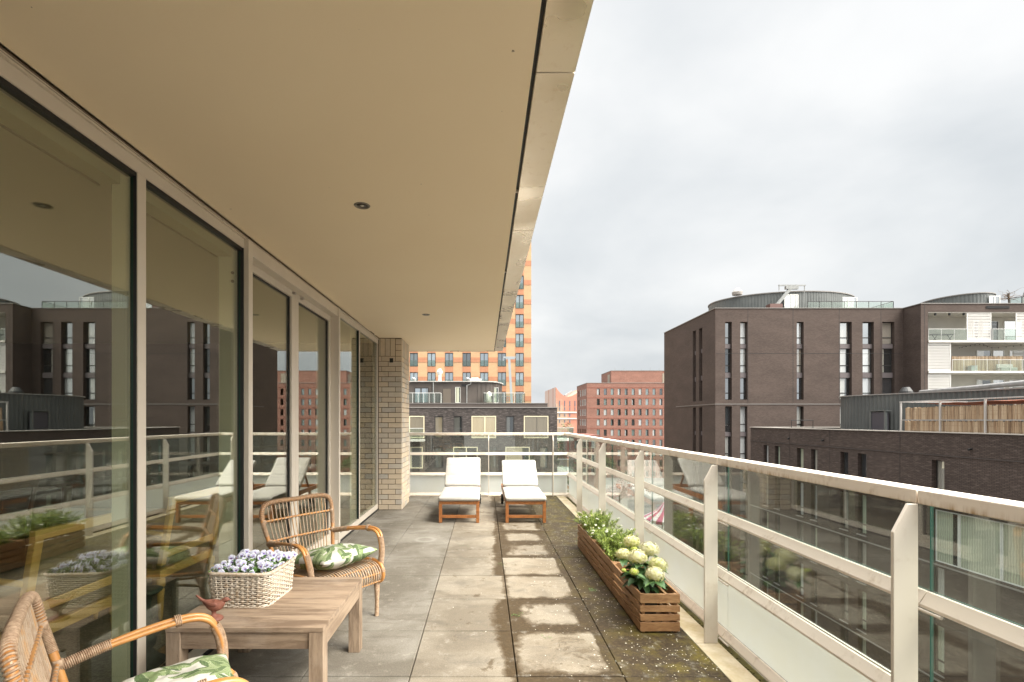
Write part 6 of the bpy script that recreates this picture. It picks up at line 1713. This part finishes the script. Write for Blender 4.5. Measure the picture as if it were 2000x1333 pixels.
# hydrangea
HYD = pmat('hydrangea_petal', lambda q, b: q.set(b.inputs['Base Color'], q.ramp(q.attr('tone'), [(0, (.36, .44, .07)), (.25, (.50, .50, .15)), (.5, (.62, .58, .29)), (1, (.68, .64, .46))])), rough=.7, spec=.2)
HLEAF = pmat('hydrangea_leaf', lambda q, b: (q.set(b.inputs['Base Color'], q.mix(q.maprange(q.noise(q.tc(), 22, 4), .35, .7), q.ramp(q.attr('tone'), [(0, (.035, .085, .026)), (.6, (.07, .145, .042)), (1, (.13, .22, .06))]), (.05, .11, .032))),), rough=.5)
hy = thing('hydrangea', 'cream and lime hydrangea with large round flower heads in the nearest planter', 'plant', (1.175, 3.60, .23))
def f2w(px_, py_, Y): return Vector(((px_-946.5)*Y/955, Y, 1.45-(py_-820.5)*Y/955))
heads = [(1233.5, 1059, 3.72, .060, .45), (1268, 1074, 3.62, .070, .72), (1217.5, 1083.5, 3.62, .055, .50), (1245.5, 1089, 3.48, .066, .66), (1285, 1103.5, 3.40, .062, .48), (1279.5, 1122.5, 3.28, .060, .70), (1239.5, 1074, 3.66, .032, .10), (1238.5, 1117.5, 3.38, .031, .12), (1218.5, 1114.5, 3.42, .017, .0)]
rh_ = random.Random(77); hp = []
for (a, b, Y, r_, tn) in heads:
    c = f2w(a, b, Y)-Vector(hy.location); hp.append((c, r_)); g = MB(); n = int(460*(r_/.06)**1.6)
    for k in range(n):
        z = 1-2*(k+.5)/n; ph = k*2.39996; rr2 = math.sqrt(1-z*z)
        if z < -.55: continue
        d = Vector((rr2*math.cos(ph), rr2*math.sin(ph), z)); d = (d+Vector((rh_.gauss(0, .06), rh_.gauss(0, .06), rh_.gauss(0, .06)))).normalized()
        p = c+Vector((d.x, d.y, d.z*.80))*r_*rh_.uniform(.80, 1.10); u = d.orthogonal().normalized(); v = d.cross(u); a0 = rh_.random()*6.28; s = rh_.uniform(.0055, .0085)*(1 if r_ > .04 else .7)
        tt = max(0, min(1, tn+rh_.gauss(0, .16)+(.12*d.z)))
        for q_ in range(4):
            a1 = a0+q_*math.pi/2; e = u*math.cos(a1)+v*math.sin(a1); f = u*math.cos(a1+math.pi/2)+v*math.sin(a1+math.pi/2)
            g.add([p, p+e*s*.7-f*s*.42+d*s*.12, p+e*s*1.15+d*s*.02, p+e*s*.7+f*s*.42+d*s*.12], [(0, 1, 2, 3)], 0, tt)
    g.lathe([(r_*.3, -r_*.5), (r_*.60, -r_*.25), (r_*.68, 0), (r_*.50, r_*.4), (r_*.2, r_*.62)], tuple(c), 12, 0, max(0, tn-.3))
    g.build('flower_head', HYD, hy, world=False)
g = MB()
for c, r_ in hp: g.tube(spline([(rh_.uniform(-.03, .03), rh_.uniform(-.03, .03), -.02), tuple(c*.5+Vector((0, 0, .02))), tuple(c-Vector((0, 0, r_*.4)))], 5), .0032, 6, 0, .6)
def hleaf(g, base, d, L, droop):
    d = d.normalized(); up = Vector((0, 0, 1)); s = d.cross(up).normalized(); vs = []; N = 7; tt = rh_.random()
    for i in range(N+1):
        f = i/N; p = base+d*L*f+up*(-droop*L*f*f+.10*L*f); wd = L*.30*math.sin(math.pi*min(1, f*.92+.06))**.8*(1-f*.25)
        up2 = up*wd*.35
        vs += [p-s*wd+up2*(.8), p-up*wd*.05, p+s*wd+up2*(.8)]
    g.add(vs, [(i*3+j, i*3+j+1, (i+1)*3+j+1, (i+1)*3+j) for i in range(N) for j in range(2)], 0, tt)
g.build('stems', GRN, hy, world=False)
g = MB()
for k in range(84):
    a = rh_.random()*6.28; z = rh_.uniform(.01, .20); rr2 = rh_.uniform(.02, .08); b = Vector((math.cos(a)*rr2, math.sin(a)*rr2*1.2, z)); L = rh_.uniform(.085, .14)
    hleaf(g, b, Vector((math.cos(a), math.sin(a), rh_.uniform(-.1, .5))), L, rh_.uniform(.25, .8))
for c, r_ in hp[:8]:
    for q_ in range(4):
        a = rh_.random()*6.28; hleaf(g, c-Vector((0, 0, r_*.65)), Vector((math.cos(a), math.sin(a), .1)), rh_.uniform(.06, .10), .5)
g.build('leaves', HLEAF, hy, world=False, smooth=True)

# ---------------- fallen petals and debris
g = MB(); rp2 = random.Random(99)
for k in range(2300):
    x = 1.37-abs(rp2.gauss(0, .42)); y = rp2.uniform(2.2, 9.2) if rp2.random() < .8 else rp2.uniform(5.0, 9.2)
    if x < -.5 or (x > 1.05 and 3.3 < y < 5.6): continue
    s = rp2.uniform(.0022, .0055); a = rp2.random()*6.28; M = Matrix.Rotation(a, 3, 'Z'); c = Vector((x, y, .0035))
    g.add([c+M@Vector(v) for v in ((-s, -s*.6, 0), (s*.7, -s*.7, .0006), (s, s*.5, 0), (-s*.4, s*.8, .0008))], [(0, 1, 2, 3)], 0, rp2.random())
tag(g.build('fallen_petals', pmat('fallen_petal', lambda q, b: q.set(b.inputs['Base Color'], q.ramp(q.attr('tone'), [(0, (.30, .25, .16)), (.3, (.58, .52, .42)), (1, (.74, .69, .60))])), rough=.8)), kind='stuff')
g = MB()
for (cx, cy, n_) in ((.92, 4.15, 26), (.23, 3.62, 12), (.16, 4.9, 8), (.42, 3.25, 6), (-.20, 5.6, 7), (-.68, 2.35, 12)):
    for k in range(n_):
        a = rp2.random()*6.28; L = rp2.uniform(.008, .03); x, y = cx+rp2.gauss(0, .022), cy+rp2.gauss(0, .022); d = Vector((math.cos(a), math.sin(a), rp2.uniform(0, .2)))*L; s = Vector((-d.y, d.x, 0)).normalized()*.0016; p = Vector((x, y, .004))
        g.add([p-s, p+d*.6-s*1.5, p+d, p+d*.6+s*1.5, p+s], [(0, 1, 2, 3, 4)], 0, rp2.random())
tag(g.build('leaf_litter', GRN), kind='stuff')
